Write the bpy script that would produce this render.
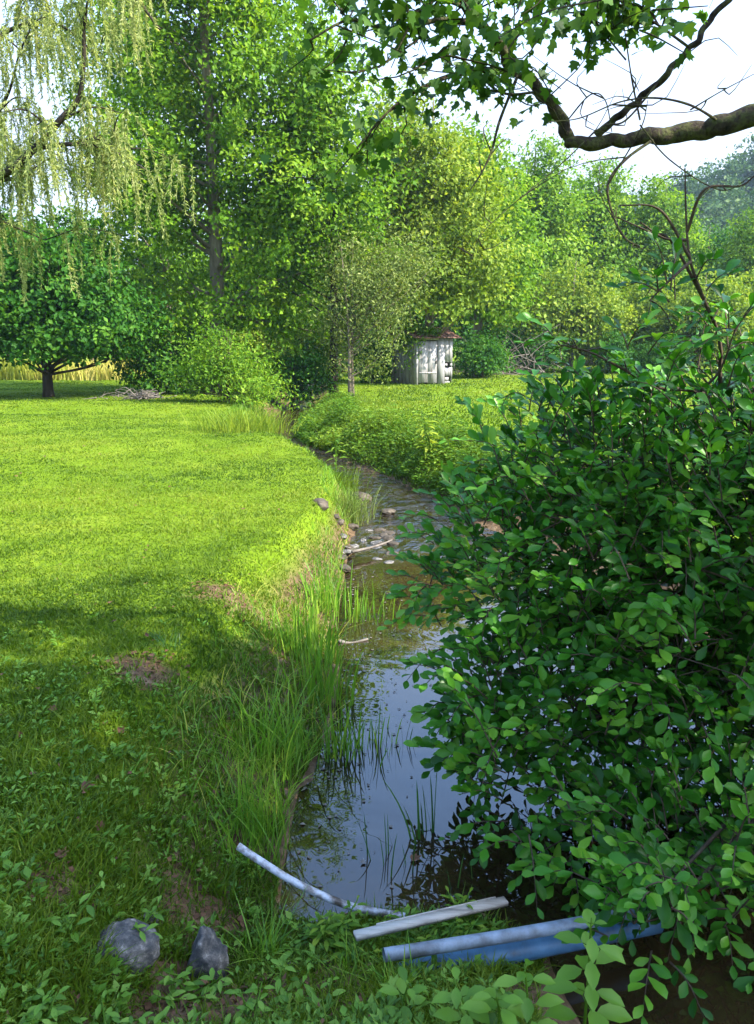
import bpy, math, random
import numpy as np
from math import radians, sin, cos, pi

for o in list(bpy.data.objects):
    bpy.data.objects.remove(o)
S = bpy.context.scene
COL = S.collection

# ------------------------------------------------------------------ camera
HAZE = 0.00032
F = 780.0                      # focal length in pixels of the 754x1024 frame
PITCH = radians(12.08)
EYE = np.array([0.0, 0.0, 1.7])
cam_d = bpy.data.cameras.new('camera')
cam_d.sensor_width = 36
cam_d.lens = F * 36 / 1024
cam_d.clip_end = 2000
cam_d.clip_start = 0.05
cam = bpy.data.objects.new('camera', cam_d)
cam.location = EYE
cam.rotation_euler = (pi / 2 - PITCH, 0, 0)
COL.objects.link(cam)
S.camera = cam

# ------------------------------------------------------------------ light
SUN_EL = radians(42)
SUN_AZ = radians(112)           # clockwise from +Y (straight ahead) towards +X
SUN_DIR = np.array([sin(SUN_AZ) * cos(SUN_EL), cos(SUN_AZ) * cos(SUN_EL), sin(SUN_EL)])
W = bpy.data.worlds.new('World')
S.world = W
W.use_nodes = True
wn = W.node_tree
wn.nodes.clear()
w_out = wn.nodes.new('ShaderNodeOutputWorld')
w_bg = wn.nodes.new('ShaderNodeBackground')
w_sky = wn.nodes.new('ShaderNodeTexSky')
w_sky.sky_type = 'NISHITA'
w_sky.sun_disc = False
w_sky.sun_elevation = SUN_EL
w_sky.sun_rotation = SUN_AZ
w_sky.dust_density = 1.2
w_sky.air_density = 1.0
w_sky.ozone_density = 3.0
w_bg.inputs['Strength'].default_value = 0.15
w_tc = wn.nodes.new('ShaderNodeTexCoord')
w_sep = wn.nodes.new('ShaderNodeSeparateXYZ'); wn.links.new(w_tc.outputs['Generated'], w_sep.inputs[0])
w_mr = wn.nodes.new('ShaderNodeMapRange')         # milky summer haze low in the sky
w_mr.inputs[1].default_value = 0.24; w_mr.inputs[2].default_value = 0.52; w_mr.inputs[3].default_value = 0.85; w_mr.inputs[4].default_value = 0.0
wn.links.new(w_sep.outputs[2], w_mr.inputs[0])
w_mix = wn.nodes.new('ShaderNodeMix'); w_mix.data_type = 'RGBA'
wn.links.new(w_mr.outputs[0], w_mix.inputs[0]); wn.links.new(w_sky.outputs[0], w_mix.inputs[6])
w_mix.inputs[7].default_value = (1.0, 1.03, 1.14, 1)
wn.links.new(w_mix.outputs[2], w_bg.inputs[0])
wn.links.new(w_bg.outputs[0], w_out.inputs[0])

sun_d = bpy.data.lights.new('sun', 'SUN')
sun_d.energy = 2.45
sun_d.angle = radians(0.5)
sun_d.color = (1.0, 0.93, 0.80)
sun = bpy.data.objects.new('sun', sun_d)
sun.rotation_euler = (pi / 2 - SUN_EL, 0, -SUN_AZ + pi)   # points along -SUN_DIR
COL.objects.link(sun)

S.view_settings.view_transform = 'Standard'
S.view_settings.look = 'None'
S.view_settings.gamma = 1
S.view_settings.exposure = 2.72
S.render.engine = 'CYCLES'
S.cycles.use_denoising = True
S.cycles.max_bounces = 6
S.cycles.diffuse_bounces = 3
S.cycles.glossy_bounces = 3
S.cycles.transmission_bounces = 4
S.cycles.volume_bounces = 0
S.cycles.use_adaptive_sampling = True
S.cycles.caustics_reflective = False
S.cycles.caustics_refractive = False

# ------------------------------------------------------------------ helpers
def ray(px, py):
    x = (px - 377) / F
    u = (512 - py) / F
    return np.array([x, cos(PITCH) + u * sin(PITCH), -sin(PITCH) + u * cos(PITCH)])

def at_y(px, py, Y):                       # world point on the pixel's ray at depth Y
    d = ray(px, py)
    return EYE + d * (Y / d[1])

def on_z(px, py, z):                       # world point on the pixel's ray at height z
    d = ray(px, py)
    return EYE + d * ((z - EYE[2]) / d[2])

def smooth(a, b, x):
    t = np.clip((x - a) / (b - a), 0, 1)
    return t * t * (3 - 2 * t)

def unit(v):
    v = np.asarray(v, float)
    return v / np.maximum(np.linalg.norm(v, axis=-1, keepdims=True), 1e-9)

def vnoise(x, y, seed=0):
    """smooth 2-D value noise in -1..1"""
    x = np.asarray(x, float); y = np.asarray(y, float)
    xi = np.floor(x).astype(np.int64); yi = np.floor(y).astype(np.int64)
    fx = x - xi; fy = y - yi
    fx = fx * fx * (3 - 2 * fx); fy = fy * fy * (3 - 2 * fy)
    def h(a, b):
        n = (a * 374761393 + b * 668265263 + seed * 974711) & 0x7fffffff
        n = ((n ^ (n >> 13)) * 1274126177) & 0x7fffffff
        return ((n ^ (n >> 16)) & 0xffff) / 32767.5 - 1
    return (h(xi, yi) * (1 - fx) + h(xi + 1, yi) * fx) * (1 - fy) + (h(xi, yi + 1) * (1 - fx) + h(xi + 1, yi + 1) * fx) * fy

class Geo:
    """collects vertices and faces with one 'tint' value per vertex"""
    def __init__(s):
        s.v = []; s.f = []; s.t = []; s.n = 0
    def add(s, v, faces, tint=0.5):
        v = np.asarray(v, np.float32).reshape(-1, 3)
        if isinstance(faces, np.ndarray): faces = [faces]
        for f in faces:
            f = np.asarray(f, np.int32)
            if f.size: s.f.append(f + s.n)
        s.v.append(v)
        s.t.append(np.broadcast_to(np.asarray(tint, np.float32), (len(v),)).copy())
        s.n += len(v)
    def build(s, name, mat, parent=None, smooth_shade=False, origin=None):
        me = bpy.data.meshes.new(name)
        v = np.concatenate(s.v)
        if origin is not None: v = v - np.asarray(origin, np.float32)
        loops = np.concatenate([f.ravel() for f in s.f])
        tot = np.concatenate([np.full(len(f), f.shape[1], np.int32) for f in s.f])
        start = np.concatenate([[0], np.cumsum(tot)[:-1]]).astype(np.int32)
        me.vertices.add(len(v)); me.vertices.foreach_set('co', v.ravel())
        me.loops.add(len(loops)); me.loops.foreach_set('vertex_index', loops)
        me.polygons.add(len(tot)); me.polygons.foreach_set('loop_start', start)
        me.polygons.foreach_set('loop_total', tot)
        if smooth_shade: me.polygons.foreach_set('use_smooth', np.ones(len(tot), bool))
        a = me.attributes.new('tint', 'FLOAT', 'POINT')
        a.data.foreach_set('value', np.concatenate(s.t))
        me.update(calc_edges=True)
        me.validate()
        me.materials.append(mat)
        o = bpy.data.objects.new(name, me)
        COL.objects.link(o)
        if parent is not None: o.parent = parent
        elif origin is not None: o.location = origin
        return o

def tag(o, label=None, cat=None, group=None, kind=None):
    if label: o['label'] = label
    if cat: o['category'] = cat
    if group: o['group'] = group
    if kind: o['kind'] = kind
    return o

def thing(name, label, cat, loc, rz=0, group=None):
    o = bpy.data.objects.new(name, None)
    o.empty_display_size = 0.2
    COL.objects.link(o)
    o.location = loc
    o.rotation_euler = (0, 0, rz)
    return tag(o, label, cat, group)

def copy_thing(root, loc, rz=0, scale=(1, 1, 1), label=None, group=None):
    def rec(o, parent):
        c = o.copy(); COL.objects.link(c); c.parent = parent
        for ch in list(o.children): rec(ch, c)
        return c
    kids = list(root.children)
    r = root.copy(); COL.objects.link(r)
    r.location = loc; r.rotation_euler = (0, 0, rz); r.scale = scale
    for ch in kids: rec(ch, r)
    if label: r['label'] = label
    if group: r['group'] = group
    return r

def tube(geo, pts, rad, sides=6, tint=0.5, cap=True, knobby=0.0, rng=None):
    p = np.asarray(pts, float); n = len(p)
    r = np.broadcast_to(np.asarray(rad, float), (n,))
    t = np.gradient(p, axis=0); t = unit(t)
    ref = np.array([0, 0, 1.0]) if abs(t[0, 2]) < 0.9 else np.array([1.0, 0, 0])
    u = np.zeros_like(p); u[0] = unit(np.cross(t[0], ref))
    for i in range(1, n):
        q = u[i - 1] - t[i] * np.dot(u[i - 1], t[i]); u[i] = unit(q)
    w = np.cross(t, u)
    a = np.arange(sides) * 2 * pi / sides
    rr = r[:, None] * np.ones(sides)
    if knobby and rng is not None: rr = rr * (1 + rng.normal(0, knobby, (n, sides)))
    v = p[:, None, :] + rr[..., None] * (np.cos(a)[None, :, None] * u[:, None, :] + np.sin(a)[None, :, None] * w[:, None, :])
    i = np.arange(n - 1)[:, None] * sides; j = np.arange(sides)[None, :]; k = (j + 1) % sides
    q = np.stack([i + j, i + k, i + sides + k, i + sides + j], -1).reshape(-1, 4)
    fs = [q]
    if cap:
        fs.append(np.arange(sides)[::-1][None, :].copy()); fs.append((np.arange(sides) + (n - 1) * sides)[None, :])
    geo.add(v.reshape(-1, 3), fs, tint)

def box(geo, c, s, rot=None, tint=0.5):
    c = np.asarray(c, float); h = np.asarray(s, float) / 2
    v = np.array([[x, y, z] for x in (-1, 1) for y in (-1, 1) for z in (-1, 1)]) * h
    if rot is not None: v = v @ np.asarray(rot).T
    geo.add(v + c, np.array([[0, 1, 3, 2], [4, 6, 7, 5], [0, 4, 5, 1], [2, 3, 7, 6], [0, 2, 6, 4], [1, 5, 7, 3]]), tint)

def spline(pts, n):
    """Catmull-Rom through pts"""
    p = np.asarray(pts, float)
    if len(p) == 2:
        t = np.linspace(0, 1, n)[:, None]; return p[0] * (1 - t) + p[1] * t
    q = np.vstack([2 * p[0] - p[1], p, 2 * p[-1] - p[-2]])
    out = []
    for s in np.linspace(0, len(p) - 1 - 1e-6, n):
        i = int(s); t = s - i
        a, b, c, d = q[i], q[i + 1], q[i + 2], q[i + 3]
        out.append(0.5 * (2 * b + (c - a) * t + (2 * a - 5 * b + 4 * c - d) * t * t + (3 * b - a - 3 * c + d) * t ** 3))
    return np.array(out)

# leaf templates: u along the leaf, v across, w out of its plane
T_DIAMOND = (np.array([[0, 0, 0], [.45, -.5, .10], [1, 0, -.05], [.45, .5, .10]]), np.array([[0, 1, 2], [0, 2, 3]]))
T_OVAL = (np.array([[0, 0, 0], [.18, -.30, .05], [.18, 0, 0], [.18, .30, .05], [.5, -.5, .07], [.5, 0, -.02], [.5, .5, .07],
                    [.8, -.30, .0], [.8, 0, -.07], [.8, .30, .0], [1, 0, -.16]]),
          np.array([[0, 1, 2], [0, 2, 3], [1, 4, 2], [2, 4, 5], [2, 5, 3], [3, 5, 6], [4, 7, 5], [5, 7, 8], [5, 8, 6], [6, 8, 9], [7, 10, 8], [8, 10, 9]]))
_lob = [(0, 0), (.02, -.28), (.22, -.5), (.34, -.30), (.62, -.46), (.62, -.18), (1, 0), (.62, .18), (.62, .46), (.34, .30), (.22, .5), (.02, .28)]
T_OBOV = (np.array([[0, 0, 0], [.22, -.24, .04], [.22, 0, -.01], [.22, .24, .04], [.60, -.5, .06], [.60, 0, -.03], [.60, .5, .06],
                    [.86, -.36, .0], [.86, 0, -.07], [.86, .36, .0], [1, 0, -.13]]), T_OVAL[1])
T_LOBED = (np.array([[u, v, .10 * abs(v) - .08 * u * u] for u, v in _lob] + [[.36, 0, 0.0]]),
           np.array([[12, i, (i + 1) % 12] for i in range(12)])[:, [0, 2, 1]])

def leaves(geo, C, N, A, L, Wd, tmpl=T_DIAMOND, tint=0.5):
    """leaves with base C, face normal ~N, axis ~A, length L, width Wd"""
    C = np.asarray(C, float); n = len(C)
    A = unit(A); N = np.asarray(N, float)
    N = unit(N - A * np.sum(N * A, 1, keepdims=True)); B = np.cross(N, A)
    L = np.broadcast_to(L, (n,))[:, None, None]; Wd = np.broadcast_to(Wd, (n,))[:, None, None]
    tv, tf = tmpl
    v = C[:, None] + L * tv[None, :, 0:1] * A[:, None] + Wd * tv[None, :, 1:2] * B[:, None] + L * tv[None, :, 2:3] * N[:, None]
    f = (tf[None] + (np.arange(n) * len(tv))[:, None, None]).reshape(-1, 3)
    geo.add(v.reshape(-1, 3), f, np.repeat(np.broadcast_to(tint, (n,)), len(tv)))

def blades(geo, base, lean, h, w, tint, rng, seg=3):
    """grass blades: base point, horizontal lean vector (fraction of h), height, width"""
    n = len(base)
    az = rng.uniform(0, 2 * pi, n)
    side = np.stack([np.cos(az), np.sin(az), np.zeros(n)], 1) * w[:, None] / 2
    rows = []
    ts = np.linspace(0, 1, seg + 1)
    for t in ts[:-1]:
        c = base + lean * (h * t ** 1.8)[:, None]
        c = c.copy(); c[:, 2] += h * (t - 0.25 * np.linalg.norm(lean, axis=1).clip(0, 1.4) * t * t)
        k = 1 - 0.55 * t
        rows += [c - side * k, c + side * k]
    t = 1.0
    c = base + lean * h[:, None]; c = c.copy()
    c[:, 2] += h * (1 - 0.25 * np.linalg.norm(lean, axis=1).clip(0, 1.4))
    rows.append(c)
    v = np.stack(rows, 1)
    m = len(rows)
    f = []
    for s in range(seg - 1):
        a = 2 * s
        f += [[a, a + 1, a + 3], [a, a + 3, a + 2]]
    f.append([m - 3, m - 2, m - 1])
    f = (np.array(f)[None] + (np.arange(n) * m)[:, None, None]).reshape(-1, 3)
    geo.add(v.reshape(-1, 3), f, np.repeat(tint, m))

# ------------------------------------------------------------------ materials
def new_mat(name):
    m = bpy.data.materials.new(name); m.use_nodes = True
    nt = m.node_tree; nt.nodes.clear()
    out = nt.nodes.new('ShaderNodeOutputMaterial')
    return m, nt, out

def ramp(nt, fac, stops):
    r = nt.nodes.new('ShaderNodeValToRGB')
    e = r.color_ramp.elements
    while len(e) < len(stops): e.new(0.5)
    for k, (p, c) in zip(e, stops): k.position = p; k.color = (*c, 1)
    nt.links.new(fac, r.inputs[0])
    return r.outputs[0]

def noise(nt, scale, detail=4, rough=.6, coord='Object', dist=0.0, stretch=None):
    if coord == 'World':
        c = nt.nodes.new('ShaderNodeNewGeometry').outputs['Position']
    else:
        c = nt.nodes.new('ShaderNodeTexCoord').outputs[coord]
    if stretch:
        mp = nt.nodes.new('ShaderNodeMapping'); mp.inputs['Scale'].default_value = stretch
        nt.links.new(c, mp.inputs[0]); c = mp.outputs[0]
    n = nt.nodes.new('ShaderNodeTexNoise')
    n.inputs['Scale'].default_value = scale; n.inputs['Detail'].default_value = detail
    n.inputs['Roughness'].default_value = rough; n.inputs['Distortion'].default_value = dist
    nt.links.new(c, n.inputs['Vector'])
    return n.outputs['Fac']

def mathn(nt, op, a, b):
    m = nt.nodes.new('ShaderNodeMath'); m.operation = op
    for i, x in enumerate((a, b)):
        if isinstance(x, (int, float)): m.inputs[i].default_value = x
        else: nt.links.new(x, m.inputs[i])
    return m.outputs[0]

def mixc(nt, fac, a, b, mode='MIX'):
    m = nt.nodes.new('ShaderNodeMix'); m.data_type = 'RGBA'; m.blend_type = mode
    for s, x in ((m.inputs[0], fac), (m.inputs[6], a), (m.inputs[7], b)):
        if isinstance(x, (int, float)): s.default_value = x
        elif isinstance(x, tuple): s.default_value = (*x, 1)
        else: nt.links.new(x, s)
    return m.outputs[2]

def bump(nt, h, strength=.4, dist=.02):
    b = nt.nodes.new('ShaderNodeBump'); b.inputs['Strength'].default_value = strength; b.inputs['Distance'].default_value = dist
    nt.links.new(h, b.inputs['Height']); return b.outputs[0]

def leaf_mat(name, dark, mid, light, trans=.4, rough=.55, spec=.12, patch=.6, tcol=(1.25, 1.2, .55)):
    m, nt, out = new_mat(name)
    a = nt.nodes.new('ShaderNodeAttribute'); a.attribute_name = 'tint'
    n = noise(nt, patch, 2, .5)
    f = mathn(nt, 'ADD', a.outputs['Fac'], mathn(nt, 'MULTIPLY', mathn(nt, 'SUBTRACT', n, .5), .7))
    c = ramp(nt, f, [(0.1, dark), (.5, mid), (.92, light)])
    p = nt.nodes.new('ShaderNodeBsdfPrincipled')
    p.inputs['Roughness'].default_value = rough
    p.inputs['Specular IOR Level'].default_value = spec
    nt.links.new(c, p.inputs['Base Color'])
    t = nt.nodes.new('ShaderNodeBsdfTranslucent')
    nt.links.new(mixc(nt, 1.0, c, tcol, 'MULTIPLY'), t.inputs[0])
    mx = nt.nodes.new('ShaderNodeMixShader'); mx.inputs[0].default_value = trans
    nt.links.new(p.outputs[0], mx.inputs[1]); nt.links.new(t.outputs[0], mx.inputs[2])
    nt.links.new(mx.outputs[0], out.inputs[0])
    return m

def solid_mat(name, stops, scale=8, detail=6, rough=.8, spec=.2, bumps=.4, bdist=.01, stretch=None, coord='Object', dist=0.0):
    m, nt, out = new_mat(name)
    n = noise(nt, scale, detail, .65, coord, dist, stretch)
    p = nt.nodes.new('ShaderNodeBsdfPrincipled')
    p.inputs['Roughness'].default_value = rough
    p.inputs['Specular IOR Level'].default_value = spec
    nt.links.new(ramp(nt, n, stops), p.inputs['Base Color'])
    nt.links.new(bump(nt, n, bumps, bdist), p.inputs['Normal'])
    nt.links.new(p.outputs[0], out.inputs[0])
    return m

M = {}
M['bark'] = solid_mat('bark', [(.3, (.06, .048, .034)), (.55, (.19, .155, .11)), (.75, (.32, .28, .22))], 6, 8, .9, .1, .8, .03, (1, 1, .25))
M['bark_dark'] = solid_mat('bark_dark', [(.3, (.012, .010, .008)), (.6, (.045, .036, .027)), (.8, (.10, .085, .06))], 9, 8, .9, .1, .8, .03, (1, 1, .3))
M['bark_moss'] = solid_mat('bark_moss', [(.30, (.014, .012, .010)), (.46, (.05, .04, .032)), (.56, (.08, .085, .035)), (.64, (.04, .033, .026)), (.78, (.15, .14, .12))], 16, 10, .95, .05, 1.0, .03)
M['twig'] = solid_mat('twig', [(.3, (.03, .02, .014)), (.7, (.10, .075, .05))], 20, 4, .85, .15, .3, .004)
M['deadwood'] = solid_mat('deadwood', [(.3, (.065, .055, .045)), (.7, (.21, .185, .155))], 12, 5, .9, .1, .4, .01)
M['leaf_tall'] = leaf_mat('leaf_tall', (.032, .090, .005), (.105, .225, .010), (.26, .38, .03), .45)
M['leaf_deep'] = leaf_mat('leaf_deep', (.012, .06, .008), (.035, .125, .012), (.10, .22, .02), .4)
M['leaf_yellow'] = leaf_mat('leaf_yellow', (.06, .12, .010), (.15, .235, .022), (.32, .38, .05), .45)
M['leaf_olive'] = leaf_mat('leaf_olive', (.055, .09, .015), (.125, .18, .035), (.27, .31, .10), .38)
M['leaf_mid'] = leaf_mat('leaf_mid', (.04, .11, .008), (.11, .23, .014), (.26, .38, .04), .45)
M['leaf_far'] = leaf_mat('leaf_far', (.02, .06, .015), (.05, .11, .025), (.10, .17, .04), .3)
M['leaf_willow'] = leaf_mat('leaf_willow', (.13, .19, .05), (.27, .33, .11), (.45, .47, .22), .5)
M['leaf_over'] = leaf_mat('leaf_over', (.02, .06, .010), (.05, .13, .016), (.13, .23, .025), .45, .5, .2, 1.2)
M['leaf_shrub'] = leaf_mat('leaf_shrub', (.016, .080, .006), (.048, .190, .012), (.16, .35, .03), .36, .36, .22, 2.0)
M['leaf_weed'] = leaf_mat('leaf_weed', (.028, .085, .008), (.085, .18, .014), (.22, .30, .03), .36, .5, .15, 1.0)
M['leaf_broad'] = leaf_mat('leaf_broad', (.05, .125, .010), (.11, .24, .018), (.19, .32, .04), .40, .45, .3, 6)
M['grass'] = leaf_mat('grass', (.042, .092, .005), (.10, .172, .009), (.185, .235, .02), .42, .55, .2, .45)
M['reed'] = leaf_mat('reed', (.05, .14, .015), (.12, .27, .02), (.28, .40, .05), .45, .45, .3, 1.5)
M['reed_dark'] = leaf_mat('reed_dark', (.015, .05, .008), (.035, .11, .015), (.09, .18, .03), .3, .45, .3, 2)
M['meadow'] = leaf_mat('meadow', (.18, .22, .025), (.32, .36, .05), (.48, .42, .13), .4, .6, .1, .3)
M['dead_leaf'] = solid_mat('dead_leaf', [(.3, (.05, .025, .014)), (.6, (.13, .065, .032)), (.8, (.22, .13, .065))], 18, 4, .8, .2, .3, .004)
M['stone'] = solid_mat('stone', [(.3, (.030, .030, .030)), (.47, (.065, .065, .062)), (.57, (.13, .12, .105)), (.68, (.30, .28, .25))], 24, 9, .9, .2, .7, .015)
M['stone_tan'] = solid_mat('stone_tan', [(.3, (.022, .018, .013)), (.55, (.075, .062, .046)), (.8, (.20, .17, .13))], 5, 8, .9, .2, .6, .02)
M['pipe_white'] = solid_mat('pipe_white', [(.40, (.05, .04, .028)), (.50, (.20, .20, .20)), (.6, (.38, .42, .47)), (.85, (.48, .53, .60))], 14, 8, .45, .4, .08, .002)
M['pipe_blue'] = solid_mat('pipe_blue', [(.30, (.05, .05, .04)), (.42, (.10, .12, .14)), (.58, (.18, .23, .28)), (.8, (.28, .35, .42))], 9, 10, .45, .4, .08, .002)
M['pipe_deep'] = solid_mat('pipe_deep', [(.36, (.035, .035, .028)), (.5, (.04, .105, .18)), (.8, (.08, .19, .31))], 5, 8, .5, .35, .1, .003)
M['timber'] = solid_mat('timber', [(.3, (.16, .14, .12)), (.5, (.36, .33, .28)), (.75, (.52, .48, .42))], 6, 8, .9, .1, .5, .006, (.6, 6, 6))
M['boards'] = solid_mat('boards', [(.3, (.11, .09, .075)), (.46, (.26, .25, .25)), (.8, (.40, .39, .41))], 2.2, 8, .9, .1, .3, .01, (4, 4, .5))
M['roof'] = solid_mat('roof', [(.3, (.05, .03, .022)), (.5, (.14, .075, .052)), (.8, (.26, .18, .14))], 3, 7, .9, .1, .6, .02)
M['dark_wood'] = solid_mat('dark_wood', [(.3, (.015, .013, .012)), (.8, (.06, .05, .04))], 5, 5, .9, .1, .4, .01)

# ------------------------------------------------------------------ terrain
WATER_Z = -0.5
_le = [on_z(px, py, WATER_Z) for px, py in [(278, 856), (292, 800), (322, 745), (342, 690), (334, 640), (340, 600), (346, 560), (350, 530), (352, 505), (330, 480), (290, 458), (266, 446)]]
LE_Y = np.array([0.0, 2.6] + [p[1] for p in _le] + [23, 30, 45, 60]); LE_X = np.array([-.30, -.34] + [p[0] for p in _le] + [-3.1, -3.4, -4.0, -5])
_re = [on_z(px, py, WATER_Z) for px, py in [(416, 492), (394, 480), (342, 461), (300, 446), (290, 440)]]
RE_Y = np.array([0, 2.0, 4.5, 6, 8, 10] + [p[1] for p in _re] + [23, 30, 45, 60]); RE_X = np.array([2.6, 2.5, 2.6, 2.4, 1.8, 1.15] + [p[0] for p in _re] + [-2.3, -2.6, -3.2, -4])
NE_X = np.array([-1, -.2, 0, .4, .62, .74, .85, 3]); NE_Y = np.array([2.66, 2.66, 2.70, 2.70, 2.5, 1.9, .9, .7])

def water_in(x, y):
    xl = np.interp(y, LE_Y, LE_X) + .05 * vnoise(y * 2.3, y * 0 + 3, 5)
    xr = np.interp(y, RE_Y, RE_X)
    return x - xl, xr - x, y - np.interp(x, NE_X, NE_Y)

BW_Y = [0, 2, 4, 6, 8, 10, 15, 18, 60]
def tz(x, y):
    x = np.asarray(x, float); y = np.asarray(y, float)
    a, b, c = water_in(x, y)
    d = np.minimum(np.minimum(a, b), c)
    wl = np.interp(y, BW_Y, [.9, .9, 1.1, .9, .45, .35, .5, .9, 1.0])
    wr = np.interp(y, BW_Y, [.8, .8, .8, .8, .9, 1.1, 1.3, 1.2, 1.2])
    top = .05 * vnoise(x * .35, y * .35, 1) + .02 * vnoise(x * 1.3, y * 1.3, 2)
    top = top + .012 * np.maximum(y - 25, 0) * (x > 3) * .4
    up_l = smooth(0, 1, -a / wl) ; up_r = smooth(0, 1, -b / wr)
    nw = 1.5
    up_n = smooth(0, 1, -c / nw) * np.where(x > 1.0, .35, 1)
    up = np.where(d >= 0, 0, np.maximum(np.maximum(up_l * (a < 0), up_r * (b < 0)), up_n * (c < 0)))
    z = (WATER_Z) + (top - WATER_Z) * up
    z = np.where(d >= 0, WATER_Z - .32 * smooth(0, .8, d) - .02, z + .012)
    hill = 36 * np.exp(-((x - 120) / 62) ** 2 - ((y - 195) / 70) ** 2) + 10 * np.exp(-((x - 60) / 90) ** 2 - ((y - 260) / 70) ** 2)
    far = 6 * np.clip((np.hypot(x, y) - 150) / 150, 0, 1)
    return z + hill * smooth(60, 110, y) + far

def axis(segs):
    out = [segs[0][0]]
    for a, b, st in segs:
        n = max(1, int(round((b - a) / st))); out += list(np.linspace(a, b, n + 1)[1:])
    return np.array(out)
gx = axis([(-700, -120, 60), (-120, -40, 8), (-40, -12, 2), (-12, -4, .35), (-4, 3.5, .07), (3.5, 12, .4), (12, 40, 2), (40, 240, 8), (240, 700, 60)])
gy = axis([(-700, -60, 80), (-60, -6, 6), (-6, 0, 1), (0, 8, .07), (8, 20, .14), (20, 40, .6), (40, 90, 3), (90, 300, 8), (300, 900, 75)])
X, Y = np.meshgrid(gx, gy)
Z = tz(X, Y)
nx, ny = len(gx), len(gy)
ii = (np.arange(ny - 1)[:, None] * nx + np.arange(nx - 1)[None]).ravel()
SOIL = [(on_z(px, py, z)[:2], r) for px, py, z, r in [(150, 945, 0, .20), (192, 826, -.02, .17), (325, 968, -.2, .20), (62, 868, 0, .12), (272, 938, -.12, .12), (232, 962, -.05, .15), (150, 665, 0, .22), (232, 590, 0, .3), (345, 945, -.25, .14)]]
def soil_mask(x, y):
    m_ = np.zeros_like(np.asarray(x, float))
    for c_, r in SOIL:
        d_ = np.hypot(x - c_[0], (y - c_[1])) / r
        m_ = np.maximum(m_, 1 - d_ + .45 * vnoise(x * 9, y * 9, 61) + .25 * vnoise(x * 23, y * 23, 62))
    return np.clip(m_ * 2.5, 0, 1)
g = Geo(); g.add(np.stack([X, Y, Z], -1).reshape(-1, 3), np.stack([ii, ii + 1, ii + nx + 1, ii + nx], -1), soil_mask(X, Y).ravel())

m, nt, out = new_mat('ground')
geo_n = nt.nodes.new('ShaderNodeNewGeometry')
sep = nt.nodes.new('ShaderNodeSeparateXYZ'); nt.links.new(geo_n.outputs['Position'], sep.inputs[0])
n1 = noise(nt, .5, 6, .65, 'World'); n2 = noise(nt, 9, 6, .7, 'World'); n3 = noise(nt, 1.6, 5, .7, 'World')
grass_c = ramp(nt, mathn(nt, 'ADD', mathn(nt, 'MULTIPLY', n1, .6), mathn(nt, 'MULTIPLY', n2, .4)),
               [(.3, (.055, .10, .005)), (.5, (.105, .17, .008)), (.68, (.17, .21, .02))])
soil_c = ramp(nt, n2, [(.3, (.035, .022, .012)), (.5, (.10, .065, .035)), (.7, (.19, .135, .08))])
sp = nt.nodes.new('ShaderNodeMapRange'); sp.inputs[1].default_value = -.10; sp.inputs[2].default_value = -.30
nt.links.new(mathn(nt, 'ADD', sep.outputs[2], mathn(nt, 'MULTIPLY', mathn(nt, 'SUBTRACT', n3, .5), .35)), sp.inputs[0])
patch = nt.nodes.new('ShaderNodeMapRange'); patch.inputs[1].default_value = .62; patch.inputs[2].default_value = .70
nt.links.new(n3, patch.inputs[0])
near = nt.nodes.new('ShaderNodeMapRange'); near.inputs[1].default_value = 4.5; near.inputs[2].default_value = 2.5
nt.links.new(sep.outputs[1], near.inputs[0])
at_ = nt.nodes.new('ShaderNodeAttribute'); at_.attribute_name = 'tint'
soilf = mathn(nt, 'MAXIMUM', mathn(nt, 'MAXIMUM', sp.outputs[0], at_.outputs['Fac']), mathn(nt, 'MULTIPLY', patch.outputs[0], near.outputs[0]))
p = nt.nodes.new('ShaderNodeBsdfPrincipled'); p.inputs['Roughness'].default_value = .95; p.inputs['Specular IOR Level'].default_value = .05
nt.links.new(mixc(nt, soilf, grass_c, soil_c), p.inputs['Base Color'])
nt.links.new(bump(nt, n2, .8, .05), p.inputs['Normal'])
nt.links.new(p.outputs[0], out.inputs[0])
M['ground'] = m
tag(g.build('ground', m, smooth_shade=True), kind='structure')

def gz(px, py, up=0.0):
    """ground point under a pixel"""
    z = 0.0
    for _ in range(6):
        q = on_z(px, py, z); z = float(tz(q[0], q[1]))
    return np.array([q[0], q[1], z + up])

# ------------------------------------------------------------------ water
m, nt, out = new_mat('water')
geo_n = nt.nodes.new('ShaderNodeNewGeometry')
sep = nt.nodes.new('ShaderNodeSeparateXYZ'); nt.links.new(geo_n.outputs['Position'], sep.inputs[0])
calm = noise(nt, 1.6, 3, .5, 'World', .4)
rif = noise(nt, 6, 4, .6, 'World', .8, (1.0, .55, 1))
k = nt.nodes.new('ShaderNodeMapRange'); k.inputs[1].default_value = 7.6; k.inputs[2].default_value = 9.5
k.inputs[3].default_value = 0.0; k.inputs[4].default_value = 1.0
nt.links.new(sep.outputs[1], k.inputs[0])
hgt = mathn(nt, 'ADD', mathn(nt, 'MULTIPLY', calm, .22), mathn(nt, 'MULTIPLY', rif, mathn(nt, 'MULTIPLY', k.outputs[0], 3.0)))
bn = bump(nt, hgt, .55, .06)
fr = nt.nodes.new('ShaderNodeFresnel'); fr.inputs['IOR'].default_value = 1.55
nt.links.new(bn, fr.inputs['Normal'])
mud = noise(nt, 1.3, 4, .6, 'World')
df = nt.nodes.new('ShaderNodeBsdfDiffuse')
nt.links.new(ramp(nt, mud, [(.35, (.009, .006, .0025)), (.6, (.026, .017, .0065))]), df.inputs[0])
gl = nt.nodes.new('ShaderNodeBsdfGlossy'); gl.inputs['Roughness'].default_value = .015; gl.inputs[0].default_value = (1, 1, 1, 1)
nt.links.new(bn, gl.inputs['Normal'])
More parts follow.
